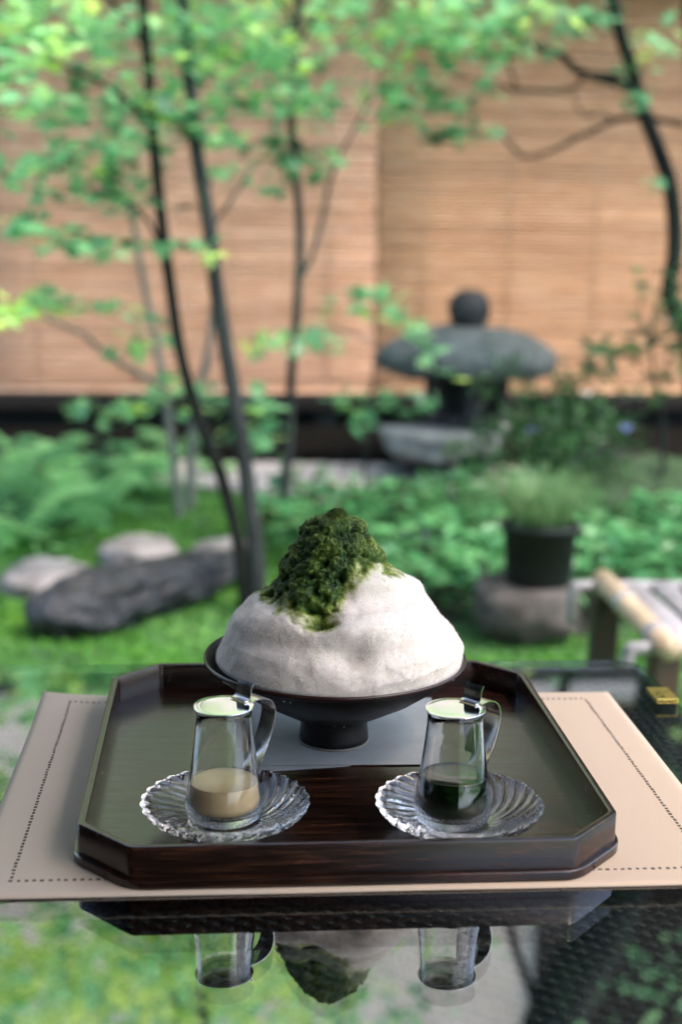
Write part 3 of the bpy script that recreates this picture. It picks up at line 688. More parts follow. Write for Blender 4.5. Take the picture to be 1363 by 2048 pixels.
tree('young bush with sparse blue green leaves at the right edge below the bent trunk', None,
     [(1330, 960), (1325, 860), (1310, 760), (1300, 680), (1310, 610)], .010, .004, 'bark_mid', 5.2, 5.0, branches=[([(1312, 770), (1260, 720), (1200, 690), (1150, 690)], .004, .002, 5.1, 5.0), ([(1305, 700), (1280, 640), (1285, 560)], .004, .002, 5.0, 5.0)],
     pads=[(1240, 705, 90, 35, 5.0, 46, .45), (1310, 660, 55, 40, 5.0, 34, .35), (1348, 610, 26, 60, 5.0, 36, .15), (1290, 560, 35, 40, 5.0, 10, .7), (1200, 745, 50, 18, 5.0, 14, .5), (1310, 760, 30, 50, 5.0, 14, .4), (1345, 700, 30, 40, 5.0, 20, .25)], leafmat='leaf_dark', seed=18, lone=40, name='bush', cat='bush', group=None, lsize=(.04, .065))
tree('slender twiggy sapling with sparse leaves before the blind seam, left of the lantern', None,
     [(735, 1000), (730, 880), (745, 760), (752, 680), (748, 590)], .006, .002, 'bark_mid', 5.3, 5.0, branches=[([(742, 780), (790, 740), (850, 700)], .003, .0015, 5.1, 5.0), ([(735, 850), (700, 810), (660, 790)], .003, .0015, 5.2, 5.0), ([(750, 690), (690, 660), (640, 650)], .003, .0015, 5.1, 5.0)],
     pads=[(750, 600, 60, 34, 5.0, 24, .5), (790, 630, 40, 20, 5.0, 8, .7), (720, 585, 30, 18, 5.0, 8, .4), (845, 660, 26, 16, 4.9, 9, .5), (855, 700, 24, 30, 4.9, 10, .55), (905, 750, 26, 14, 4.9, 6, .6), (700, 800, 50, 24, 4.9, 16, .35), (735, 840, 36, 18, 4.9, 9, .3), (780, 795, 30, 12, 4.9, 6, .35), (640, 650, 60, 28, 5.0, 10, .3), (850, 805, 26, 16, 4.9, 10, .5)], leafmat='leaf_maple', seed=19, lone=60, name='sapling', cat='sapling', group=None)
# thick leaning trunk outside the right edge (seen mirrored in the table) 
p0 = DP(1400, 250, 5.9)
r2 = thing('maple_tree', 'thick dark upright trunk cut off by the top right edge of the photo', 'tree', (p0.x, 5.9, 0), 0, 'trees in the garden')
mb = MB(); trunk_mesh(mb, [(.30, 0, -.05), (.26, 0, .6), (.18, 0, 1.2), (.03, 0, 1.75), (-.02, 0, 2.4), (-.10, -.1, 3.0), (-.42, -.3, 3.6), (-.75, -.5, 4.4), (-.85, -.6, 5.2)], .075, .15, .01, 12); mb.build('trunk', MAT['bark_mid'], r2, smooth=True)
o = leaf_object('crown', np.concatenate([pad_points((.1, -.6, 3.5), .5, .5, .2, 140, rng), pad_points((-.2, -.2, 5.2), 1.0, .8, .4, 240, rng)]), rng.uniform(.04, .07, 380), rng.uniform(.3, .8, 380), rng, MAT['leaf_maple'], r2); tag(o, kind='stuff')

# ------------------------------------------------------------------ ferns, ground cover, shrubs
def fern_mesh(seed):
    r = random.Random(seed); V, Fc = [], []
    n = 16
    for i in range(n):
        s = i / (n - 1); y = .30 * s * (1 - .12 * s * s); z = .20 * math.sin(min(1.0, s * .9) * PI * .72) * (1 - .25 * s)
        ln = .085 * math.sin(PI * (.12 + .86 * s) ** .8) + .008
        for sg in (-1, 1):
            o = len(V); a = r.uniform(-.01, .01)
            V += [(0, y, z), (sg * ln * .5, y + .012 + ln * .1, z + .004 + a), (sg * ln, y + .02 + ln * .28, z - .012 + a), (sg * ln * .5, y - .008 + ln * .1, z - .002 + a)]
            Fc.append((o, o + 1, o + 2, o + 3) if sg < 0 else (o, o + 3, o + 2, o + 1))
    sv, sf = tube([(0, .30 * s * (1 - .12 * s * s), .20 * math.sin(min(1.0, s * .9) * PI * .72) * (1 - .25 * s) - .002) for s in np.linspace(0, 1, 8)], .0022, 4)
    o = len(V); V += [tuple(p) for p in sv]; Fc += [tuple(i + o for i in q) for q in sf]
    me = mesh_data('frond', V, Fc, MAT['leaf_fern'], False); attr(me, 'tint', np.full(len(me.vertices), .48 + .17 * (seed % 4))); return me
FERN = [fern_mesh(s) for s in range(5)]
fern_spots = [(35, 1065, 1.25, 'large pale fern at the left edge above the stepping stones'), (95, 1010, 1.1, 'fern beside the large left edge fern, on its right'), (15, 985, 1.1, 'fern half cut off by the left edge, before the dark veranda'),
              (150, 965, 1.0, 'fern standing right of the bare shrub stem base, nearest the left veranda'), (265, 965, 1.25, 'fern with tall arching fronds left of the thin pale sapling'), (315, 940, 1.0, 'fern directly behind the thin pale sapling trunk'),
              (215, 985, .9, 'small fern between the left ferns and the sapling'), (70, 950, 1.0, 'rearmost fern at the far left under the veranda edge'), (300, 985, .8, 'small fern on the moss before the pale trunks'), (430, 945, .8, 'small fern behind the tallest grey trunk'), (1245, 985, .9, 'fern at right before the mossy boulder'), (180, 1030, .8, 'small fern on the moss below the sapling, front of the left group'), (120, 935, 1.1, 'fern in the back row under the veranda, second from the left edge'), (340, 905, 1.3, 'fern in the back row just right of the thin pale sapling')]
rf = random.Random(8)
for px, py, s, lab in fern_spots:
    s *= .85 if py > 980 else .5
    p = G(px, py, .06); f = thing('fern', lab, 'fern', (p.x, p.y, gz(p.x, p.y)), rf.uniform(0, 6), 'ferns under the trees')
    k = rf.randint(9, 12)
    for i in range(k):
        o = mobj('frond', None, None, me=rf.choice(FERN), parent=f); q = s * rf.uniform(.75, 1.15); o.scale = (q * 1.25, q * 1.1, q * rf.uniform(.6, 1.0))
        o.rotation_euler = (rf.uniform(-.2, .35), rf.uniform(-.15, .15), i * 2 * PI / k + rf.uniform(-.3, .3))

def cover(n, xr, yr, hz, seed, tint, size, clear=()):
    g = np.random.default_rng(seed); P = np.stack([g.uniform(*xr, n), g.uniform(*yr, n), np.zeros(n)], 1)
    h = np.array([.5 + .5 * noise.noise(Vector((a * 2.4, b * 2.4, seed))) for a, b in P[:, :2]])
    P[:, 2] = [gz(a, b) for a, b in P[:, :2]]; P[:, 2] += (hz * (.35 + .9 * h)) * g.uniform(.35, 1.0, n)
    keep = np.ones(n, bool)
    for cx, cy_, r in clear: keep &= (P[:, 0] - cx) ** 2 + (P[:, 1] - cy_) ** 2 > r * r
    P = P[keep]; return P, g.uniform(*size, len(P)), (tint + g.normal(0, .32, len(P))).clip(0, 1), g
def band(px0, px1, py, z=.1): return G(px0, py, z).x, G(px1, py, z).x
PED = G(1058, 1282, 0)
P, S, T, g = cover(5200, (-.28, 2.2), (3.75, 5.55), .21, 21, .58, (.03, .085), [(PED.x, PED.y, .27)])
k = (P[:, 1] > 4.55 - .55 * (P[:, 0] + .3)) | (P[:, 0] > .05); k &= ~((P[:, 0] < .35) & (P[:, 1] > 5.45)); k &= (P[:, 1] > 3.95 + .12 * np.sin(P[:, 0] * 9))
o = leaf_object('ground_cover', P[k], S[k], T[k], g, MAT['leaf_ground'], tmpl=OVAL, tilt=.36)
tag(o, 'low carpet of glossy broad green leaves around the pot and lantern', kind='stuff')
P, S, T, g = cover(420, (-2.3, -.9), (4.5, 6.0), .07, 22, .75, (.03, .06))
o = leaf_object('undergrowth', P, S, T, g, MAT['leaf_fern'], tmpl=OVAL, tilt=.5)
tag(o, 'loose undergrowth among the ferns on the left', kind='stuff')

def wispy(label, px, py, y, n, spread, height, seed, name, flowers=(), mat='leaf_dark'):
    g = np.random.default_rng(seed); b = DP(px, py, y); root = thing(name, label, 'plant', (b.x, b.y, max(0.0, b.z)))
    mb = MB(); C, S, T = [], [], []; tips = []
    for i in range(n):
        a = g.uniform(0, 2*PI); l = height * g.uniform(.5, 1.15); s = spread * g.uniform(.2, 1.1)
        d = Vector((math.cos(a), math.sin(a) * .7, 0)); pts = [d * (.03) , d * s * .3 + Vector((0, 0, l * .5)), d * s * .75 + Vector((0, 0, l * .9)), d * s * 1.1 + Vector((0, 0, l * g.uniform(.8, 1.05)))]
        pp = smooth_path(pts, 4); mb.tube(pp, .0022, 4, False); tips.append(pp[-1])
        for q in pp[3:]:
            for _ in range(3): C.append(q + Vector(g.normal(0, .02, 3))); S.append(g.uniform(.018, .04)); T.append(g.uniform(0, 1))
    mb.build('stems', MAT['leaf_dark'], root, smooth=True)['kind'] = 'stuff'
    attr(root.children[0].data, 'tint', np.full(len(root.children[0].data.vertices), .6))
    o = leaf_object('leaves', [tuple(c) for c in C], S, T, g, MAT[mat], root, tmpl=oval_leaf(.25), tilt=.8); o['kind'] = 'stuff'
    for fx, fy, mm in flowers:
        q = DP(fx, fy, y - .1) - root.location; v, f = lathe([(0, -.012), (.008, -.010), (.013, .004), (.024, .014), (.020, .013), (.007, .0)], 10)
        o = mobj('flower', [Vector(p) + q for p in v], f, MAT[mm], root)
wispy('wispy dark shrub with fine stems and small bluish flowers right of the lantern stem', 1095, 960, 5.3, 46, .30, .42, 31, 'wispy_shrub', [(1250, 860, 'petal'), (1062, 866, 'petal'), (1170, 792, 'petal_white'), (1008, 858, 'petal_white')])
wispy('dark leafy plant growing close against the front of the lantern', 940, 965, 5.55, 8, .12, .18, 32, 'leafy_plant', [(840, 975, 'petal'), (850, 990, 'petal_white')])
wispy('thin stemmed plant rising behind the pot, taller than its grass', 1120, 1010, 4.9, 24, .26, .34, 33, 'leafy_plant')

# ------------------------------------------------------------------ potted grass on a stone
ph = .185
o = rock('pedestal_stone', m_noise('stone_brown', (0.03, 0.026, 0.022), (0.085, 0.075, 0.066), 12, .9, .6, 40, .01, c2=(.14, .125, .11), hi=.75), (.150, .14, .10), 41, .16, 1.1, flat=1.2); o.location = (PED.x, PED.y + .13, .055); tag(o, 'broad weathered stone carrying the black pot', 'stone')
pz = .055 + max(q.co.z for q in o.data.vertices if q.co.x ** 2 + q.co.y ** 2 < .006) - .002
pp = G(1076, 1165, pz)
pot = thing('potted_grass', 'black round pot of fine pale grass standing on a stone', 'potted plant', (pp.x, PED.y + .13, pz))
pot.scale = (1.06, 1.06, 1.02)
v, f = lathe([(0, 0), (.083, 0), (.087, .004), (.098, .15), (.106, .151), (.107, .172), (.100, .173), (.096, .15), (.094, .148), (0, .148)], 40); mobj('pot', v, f, MAT['pot'], pot)
v, f = lathe([(.0935, .150), (.06, .156), (0, .158)], 24); mobj('soil', dent(v, .006, 40, 3), f, MAT['soil'], pot)
g = np.random.default_rng(44); V, Fc, T = [], [], []
for i in range(760):
    a = g.uniform(0, 2*PI); r0 = .075 * math.sqrt(g.uniform()); l = g.uniform(.14, .33); dr = g.uniform(.04, .22); w = g.uniform(.0012, .0026)
    d = np.array([math.cos(a), math.sin(a), 0]); sd_ = np.array([-d[1], d[0], 0]); base = d * r0 + np.array([0, 0, .154]); o_ = len(V); tn = g.uniform()
    for j, s in enumerate((0, .3, .55, .8, 1.0)):
        p = base + d * dr * s ** 1.6 + np.array([0, 0, l * (s * 1.25 - .62 * s * s * (1 + dr * 2.4))])
        ww = w * (1 - s * .85); V += [p - sd_ * ww, p + sd_ * ww]; T += [tn, tn]
        if j: k = o_ + 2 * j; Fc.append((k - 2, k - 1, k + 1, k))
for px_, n_ in ():                   # a few blades hang down the front of the pot
    for i in range(n_):
        x = px_ + g.normal(0, .008); o_ = len(V); ln = g.uniform(.08, .16)
        for j, s in enumerate((0, .25, .5, .75, 1.0)):
            p = np.array([x * (1 + s * .3), -.088 - .03 * math.sin(min(1, s * 1.6) * PI / 2), .165 + .03 * math.sin(s * PI) * (1 - s) - ln * s * s])
            V += [p - np.array([.0022, 0, 0]), p + np.array([.0022, 0, 0])]; T += [.9, .9]
            if j: k = o_ + 2 * j; Fc.append((k - 2, k - 1, k + 1, k))
o = mobj('grass', V, Fc, MAT['leaf_grass'], pot, False); attr(o.data, 'tint', T); o['kind'] = 'stuff'

# ------------------------------------------------------------------ bamboo bench
bz = .42
b0, b1 = G(1215, 1172, bz), G(1322, 1282, bz)
ydir = (b1 - b0); ang = math.atan2(ydir.y, ydir.x) + PI / 2
bench = thing('bamboo_bench', 'low bamboo bench with a thick pole along its end and dark legs', 'bench', (b0.x, b0.y, 0), ang)
D = ydir.length
mobj('end_pole', *tube([(0, .05, bz), (0, -D * .30, bz + .001), (0, -D * .32, bz + .002), (0, -D * .34, bz), (0, -D * .7, bz), (0, -D - .045, bz)], [.0225, .0225, .0245, .0225, .0225, .023], 20), MAT['bamboo'], bench)
for yy in (-D * .36, -D * .93): mobj('binding', *tube([(0, yy - .014, bz), (0, yy + .014, bz)], .0242, 20), MAT['bamboo_pale'], bench)
def rail(y, x0, drop):
    pts = [(1.2, y, bz - .012), (.3, y, bz - .012), (x0 + .03, y, bz - .010), (x0 + .008, y, bz - .016), (x0, y, bz - .034), (x0 - .001, y, bz - drop)]
    mobj('rail', *tube(smooth_path(pts, 4), .015, 10, True, .8), MAT['bamboo_pale'], bench)
rail(.035, -.062, .085); rail(-D - .01, -.062, .075)
for k in range(11):
    x = .055 + k * .062
    mobj('slat', *tube([(x, .02, bz - .008 + .002 * (k % 3)), (x + .003, -D * .5, bz - .007), (x, -D + .0, bz - .008 + .002 * (k % 2))], .027, 10, True, .3), MAT['bamboo_pale'], bench, True)
for x, y in ((-.022, .01), (-.01, -D + .015), (.75, .01), (.75, -D + .015)):
    MB().box((x - .006, y - .026, -.01), (x + .046, y + .026, bz - .026)).build('leg', MAT['bench_leg'], bench, bevel=.006)

# ================================================================== TABLE
TY = 0.082; TC = Vector((0.0075, 1.046, 0)); ZG = 0.6985                    # top of the glass
table = thing('wicker_table', 'dark woven wicker table under a clear glass top', 'table', (TC.x, TC.y, 0), TY)
def tl(p):
    d = Vector(p) - Vector((TC.x, TC.y, 0)); c, s = math.cos(TY), math.sin(TY); return Vector((c * d.x + s * d.y, -s * d.x + c * d.y, d.z))
far = (tl(G(300, 1331, ZG)).y + tl(G(1100, 1317, ZG)).y) / 2
rgt = tl(G(1312, 1372, ZG)).x + .006
X0, X1, Y0, Y1 = -.62, rgt, far - .80, far
def round_rect(x0, x1, y0, y1, r, n=8):
    out = []
    for cx, cy_, a0 in ((x1 - r, y1 - r, 0), (x0 + r, y1 - r, 90), (x0 + r, y0 + r, 180), (x1 - r, y0 + r, 270)):
        for k in range(n + 1):
            a = math.radians(a0 + 90 * k / n); out.append((cx + r * math.cos(a), cy_ + r * math.sin(a)))
    return out
def slab(loop, z0, z1, rim=0.0):
    n = len(loop)
    if rim:
        cx = sum(p[0] for p in loop) / n; cy_ = sum(p[1] for p in loop) / n
        ins = [(p[0] - math.copysign(rim, p[0] - cx), p[1] - math.copysign(rim, p[1] - cy_)) for p in loop]
        rings = [(ins, z0), (loop, z0 + rim), (loop, z1 - rim), (ins, z1)]
    else: rings = [(loop, z0), (loop, z1)]
    v = [(x, y, z) for L_, z in rings for x, y in L_]; m = len(rings)
    f = [tuple(range(n - 1, -1, -1)), tuple((m - 1) * n + i for i in range(n))]
    for j in range(m - 1): f += [(j*n+i, j*n+(i+1) % n, (j+1)*n+(i+1) % n, (j+1)*n+i) for i in range(n)]
    return v, f
GT = .0065
mobj('glass_top', *slab(round_rect(X0, X1, Y0, Y1, .03), ZG - GT, ZG, .0008), MAT['sheet_glass'], table, False)
# weave: every strand across is an object, the ribs they pass over are one part
zw = ZG - GT - .0085
wx0, wx1, wy0, wy1 = X0 + .01, X1 - .006, Y0 + .01, Y1 - .008
pit = .0092
def strand(ph):
    n = int((wx1 - wx0) / pit); V, Fc = [], []
    for i in range(n * 2 + 1):
        x = wx0 + i * pit / 2; z = .0026 * math.cos(PI * (i / 2 + ph)); o = len(V)
        for yy, zz in ((-.0030, -.0006), (-.0017, .0010), (.0017, .0010), (.0030, -.0006)): V.append((x, yy, z + zz))
        if i:
            for q in range(3): Fc.append((o - 4 + q, o + q, o + q + 1, o - 3 + q))
    return mesh_data('strand', V, Fc, MAT['wicker'], True)
SM = [strand(0), strand(1)]
i, y = 0, wy0 + .004
while y < wy1 - .003:
    o = mobj('strand', None, None, me=SM[i % 2], parent=table); o.location = (0, y, zw); i += 1; y += .0066
mb = MB()
for i in range(int((wx1 - wx0) / pit) + 1):
    x = wx0 + i * pit; mb.tube([(x, wy0, zw - .001), (x, wy1, zw - .001)], .0013, 5)
mb.build('ribs', MAT['wicker'], table, True)['kind'] = 'stuff'
MB().box((wx0, wy0, zw - .03), (wx1, wy1, zw - .0045)).build('top_board', MAT['shade_dark'], table)
MB().box((X0, Y1 - .0075, zw - .07), (X1, Y1 - .002, ZG - GT - .001)).box((X1 - .0055, Y0, zw - .07), (X1 - .001, Y1 - .008, ZG - GT - .001)).box((X0 + .001, Y0, zw - .07), (X0 + .0055, Y1 - .008, ZG - GT - .001)).box((X0 + .006, Y0 + .001, zw - .07), (X1 - .006, Y0 + .006, ZG - GT - .001)).build('apron', MAT['wicker'], table)
for x, y in ((X0 + .04, Y0 + .04), (X1 - .04, Y0 + .04), (X0 + .04, Y1 - .04), (X1 - .04, Y1 - .04)):
    MB().box((x - .025, y - .025, 0), (x + .025, y + .025, zw - .031)).build('leg', MAT['wicker'], table, bevel=.003)
cp = tl(G(1322, 1388, ZG + .001))
c_ = MB().box((-.012, -.022, .0005), (.011, .022, .0022)).box((.0085, -.022, -.0085), (.011, .022, .0005)).build('corner_clip', MAT['brass'], table, bevel=.0006)
c_.location = (X1 - .0082, cp.y, ZG); c_.scale = (.9, .78, 1)

# ------------------------------------------------------------------ placemat
MYAW = .079; MC = Vector((.0075, 1.046, ZG + .0003))
mat_t = thing('placemat', 'beige woven placemat with a dark hemstitched border under the tray', 'placemat', MC, MYAW)
sw, sdp = .4715 / 2, .3476 / 2
mx0, mx1, my0, my1 = -sw - .027, sw + .027, -sdp - .0215, sdp + .021
n_, m_ = 90, 70; V, Fc = [], []
def mat_z(x, y):
    z = .0006 * noise.noise(Vector((x * 9, y * 9, 2)))
    d = math.hypot(x - mx0, y - my1); z += .006 * max(0, 1 - d / .10) ** 2                # far left corner curls up
    d2 = math.hypot(x - mx0, y - my0); z += .000 * d2
    return max(0, z)
for side in (0, 1):
    for j in range(m_ + 1):
        for i in range(n_ + 1):
            x = mx0 + (mx1 - mx0) * i / n_; y = my0 + (my1 - my0) * j / m_; e = min(x - mx0, mx1 - x, y - my0, my1 - y)
            th = .0021 - .0008 * max(0, 1 - e / .004)
            V.append((x, y, mat_z(x, y) + (th if side else .0)))
K = (n_ + 1) * (m_ + 1)
for j in range(m_):
    for i in range(n_):
        q = j * (n_ + 1) + i; Fc.append((q + K, q + 1 + K, q + n_ + 2 + K, q + n_ + 1 + K)); Fc.append((q, q + n_ + 1, q + n_ + 2, q + 1))
for i in range(n_):
    a = i; Fc.append((a, a + 1, a + 1 + K, a + K)); a = m_ * (n_ + 1) + i; Fc.append((a + 1, a, a + K, a + 1 + K))
for j in range(m_):
    a = j * (n_ + 1); Fc.append((a + n_ + 1, a, a + K, a + n_ + 1 + K)); a += n_; Fc.append((a, a + n_ + 1, a + n_ + 1 + K, a + K))
mobj('cloth', V, Fc, MAT['placemat'], mat_t, True)
zm = ZG + .0003 + .0021
mb = MB(); st = .0052
def stitch(x, y, along):
    a, b_ = (.0012, .0010) if along == 'x' else (.0013, .0011)
    z = mat_z(x, y) + .0021; j1 = rnd.uniform(.75, 1.15); a *= j1; b_ *= rnd.uniform(.8, 1.15); x += rnd.uniform(-.0003, .0003); y += rnd.uniform(-.0003, .0003)
    mb.box((x - (a if along == 'x' else b_), y - (b_ if along == 'x' else a), z - .0006), (x + (a if along == 'x' else b_), y + (b_ if along == 'x' else a), z + .0003))
i = 0
while -sw + i * st <= sw:
    for yy in (-sdp, sdp): stitch(-sw + i * st, yy, 'x')
    i += 1
i = 1
while -sdp + i * st < sdp:
    for xx in (-sw, sw): stitch(xx, -sdp + i * st, 'y')
    i += 1
tag(mb.build('hemstitching', MAT['stitch_hole'], mat_t), kind='stuff')

# ------------------------------------------------------------------ tray
RZ = .73; ZM = zm
tray = thing('tray', 'eight sided dark lacquered wooden tray holding the bowl and jugs', 'tray', (-.0026, 1.053, ZM), .0845)
TW, TD, CX, CY = .3725, .390, .0384, .0405
def octagon(w, d, a, b_): return [(w/2-a, d/2), (-w/2+a, d/2), (-w/2, d/2-b_), (-w/2, -d/2+b_), (-w/2+a, -d/2), (w/2-a, -d/2), (w/2, -d/2+b_), (w/2, d/2-b_)]
def fillet(loop, r, k=4):
    out = []; n = len(loop)
    for i in range(n):
        p = Vector((*loop[i], 0)); a = (Vector((*loop[i-1], 0)) - p).normalized(); c = (Vector((*loop[(i+1) % n], 0)) - p).normalized()
        for j in range(k + 1):
            s = j / k; q = (p + a * r) * (1 - s) ** 2 + p * 2 * s * (1 - s) + (p + c * r) * s ** 2; out.append((q.x, q.y))
    return out
H = RZ - ZM
def rings_mesh(rings):
    n = len(rings[0][0]); v = [(x, y, z) for L_, z in rings for x, y in L_]; f = []
    for j in range(len(rings) - 1): f += [(j*n+i, j*n+(i+1) % n, (j+1)*n+(i+1) % n, (j+1)*n+i) for i in range(n)]
    return v, f
wt = .0058; r_ = .0012
def oc(d, fr=.004): return fillet(octagon(TW - 2*d, TD - 2*d, CX - d * .59, CY - d * .59), fr)
v, f = rings_mesh([(oc(.0015), .0072), (oc(0), .0075), (oc(0), H - r_), (oc(r_ * .35), H - r_ * .3), (oc(r_), H), (oc(wt - r_, .003), H), (oc(wt - r_ * .35, .003), H - r_ * .3), (oc(wt, .003), H - r_), (oc(wt + .0004, .003), .0058)])
mobj('rim', v, f, MAT['tray_wood'], tray, True)
v, f = rings_mesh([(oc(-.0005, .012), .0), (oc(-.0034, .012), .0008), (oc(-.0036, .012), .0064), (oc(-.003, .012), .0073), (oc(.003, .004), .0074)])
n = len(f) and len(oc(0)); f.append(tuple(range(n - 1, -1, -1))); mobj('base', v, f, MAT['tray_wood'], tray, True)
v = [(x, y, .0062) for x, y in oc(wt - .0005, .003)]; mobj('floor', v, [tuple(range(len(v)))], MAT['tray_wood'], tray, False)
for ob in tray.children:
    if ob.name.startswith(('rim', 'base')):
        m = ob.modifiers.new('edges', 'EDGE_SPLIT'); m.split_angle = math.radians(28)
ZF = ZM + .0062

# ------------------------------------------------------------------ paper under the bowl
bl = [G(497, 1400, ZF), G(862, 1398, ZF), G(868, 1531, ZF), G(470, 1534, ZF)]
p0 = sum((Vector(q) for q in bl), Vector()) / 4
pap = thing('paper_sheet', 'folded white paper sheet lying on the tray under the black bowl', 'paper', (p0.x, p0.y, ZF), .0)
def sheet(pts, z0, z1, name, parent):
    loop = [(q.x - p0.x, q.y - p0.y) for q in pts][::-1]; v, f = slab(loop, z0, z1)
    return mobj(name, v, f, MAT['paper'], parent, False)
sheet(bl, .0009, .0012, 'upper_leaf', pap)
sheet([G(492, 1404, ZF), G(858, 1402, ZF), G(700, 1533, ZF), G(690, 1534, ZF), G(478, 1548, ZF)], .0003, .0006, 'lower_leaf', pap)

# ------------------------------------------------------------------ bowl of shaved ice
BC = G(667, 1478, ZF + .0012); ZB = ZF + .0013
bowl = thing('bowl', 'black conical footed bowl heaped with shaved ice', 'bowl', (BC.x, BC.y, ZB))
RR, HR = .1072, .0725
prof = [(0, .004), (.020, .004), (.0232, .0005), (.0270, 0), (.0288, .001), (.0286, .006), (.0276, .014), (.0277, .0195), (.029, .0212), (.040, .0272), (.060, .0400), (.080, .0530), (.096, .0642), (.1045, HR - .0035), (.1068, HR - .0008), (.1072, HR), (.1066, HR + .0007), (.1056, HR + .0004), (.103, HR - .003), (.094, .0595), (.07, .0425), (.04, .026), (.02, .022), (0, .0215)]
v, f = lathe(prof, 128); mobj('body', v, f, MAT['black_glaze'], bowl, True)
v, f = lathe([(.10725, HR - .0016), (.10765, HR - .0002), (.1072, HR + .0010), (.1064, HR + .0011)], 128); mobj('lip', v, f, MAT['red_lip'], bowl, True)
v, f = lathe([(.0255, -.0000), (.0292, .0000), (.0295, .0009), (.0288, .0016)], 64); mobj('foot_ring', v, f, MAT['clay'], bowl, True)
# droplets of condensation on the outside
mb = MB(); rd = random.Random(6)
for k in range(240):
    s = rd.uniform(.02, .98); r = .031 + (.1035 - .031) * s; z = .0222 + (HR - .005 - .0222) * s - .0006; a = rd.uniform(PI * 1.02, PI * 1.98)
    if rd.random() < .5: a = rd.choice((rd.uniform(PI * 1.0, PI * 1.2), rd.uniform(PI * 1.8, PI * 2.0)))
    w = rd.uniform(.0004, .0011); v, f = lathe([(0, w * .7), (w * .6, w * .5), (w, 0), (w * .6, -w * .6), (0, -w * .8)], 6)
    mb.add([(p[0] + math.cos(a) * r, p[1] + math.sin(a) * r, p[2] + z) for p in v], f)
mb.build('droplets', MAT['crystal'], bowl, True)['kind'] = 'stuff'

def ppix(p):
    d = np.array([p[0], p[1], p[2] - CAMZ]); z = d @ _F; return W0/2 + FPX * (d @ _R) / z, H0/2 - FPX * (d @ _U) / z
def z_at(py):                                       # height above the bowl foot of a photo row on the bowl's axis plane
    return DP(672, py, BC.y - .03 * min(1, max(0, (1308 - py) / 278))).z - ZB
Kp = 2412.0
LP = [(434, 1308), (440, 1297), (455, 1262), (480, 1226), (508, 1196), (540, 1183), (560, 1160), (570, 1122), (592, 1084), (612, 1052), (630, 1036), (650, 1030)]
RP = [(930, 1308), (926, 1297), (905, 1265), (882, 1240), (860, 1203), (838, 1178), (800, 1155), (772, 1130), (745, 1090), (722, 1050), (706, 1036), (690, 1031)]
AX = 669.0
lz = np.array([z_at(y) for _, y in LP]); lr = np.array([(AX - x) / Kp for x, _ in LP])
rz_ = np.array([z_at(y) for _, y in RP]); rr_ = np.array([(x - AX) / Kp for x, _ in RP])
ztop, zbot = z_at(1029.5), HR - .002
NS, NTH = 220, 380
zz = zbot + (ztop - zbot) * (np.linspace(0, 1, NS - 24))
V = np.zeros((NS, NTH, 3)); th = np.linspace(0, 2*PI, NTH, endpoint=False)
for j in range(NS):
    if j < NS - 24:
        z = zz[j]; k = 1.0
    else:
        s = (j - (NS - 24) + 1) / 24; z = ztop + .003 * math.sin(s * PI / 2); k = max(1e-3, math.cos(s * PI / 2))
    zq = min(z, ztop)
    rl, rr2 = np.interp(zq, lz, lr), np.interp(zq, rz_, rr_)
    w = .5 + .5 * np.cos(th); r = (rl * (1 - w) + rr2 * w) * k
    t01 = (z - zbot) / (ztop - zbot)
    bulge = .006 * np.clip(-np.sin(th), 0, 1) * math.sin(min(1, max(0, t01)) * PI) ** .8
    r = np.minimum(r + bulge * (k), .1035)
    V[j, :, 0] = r * np.cos(th); V[j, :, 1] = r * np.sin(th) - .03 * min(1, t01); V[j, :, 2] = z
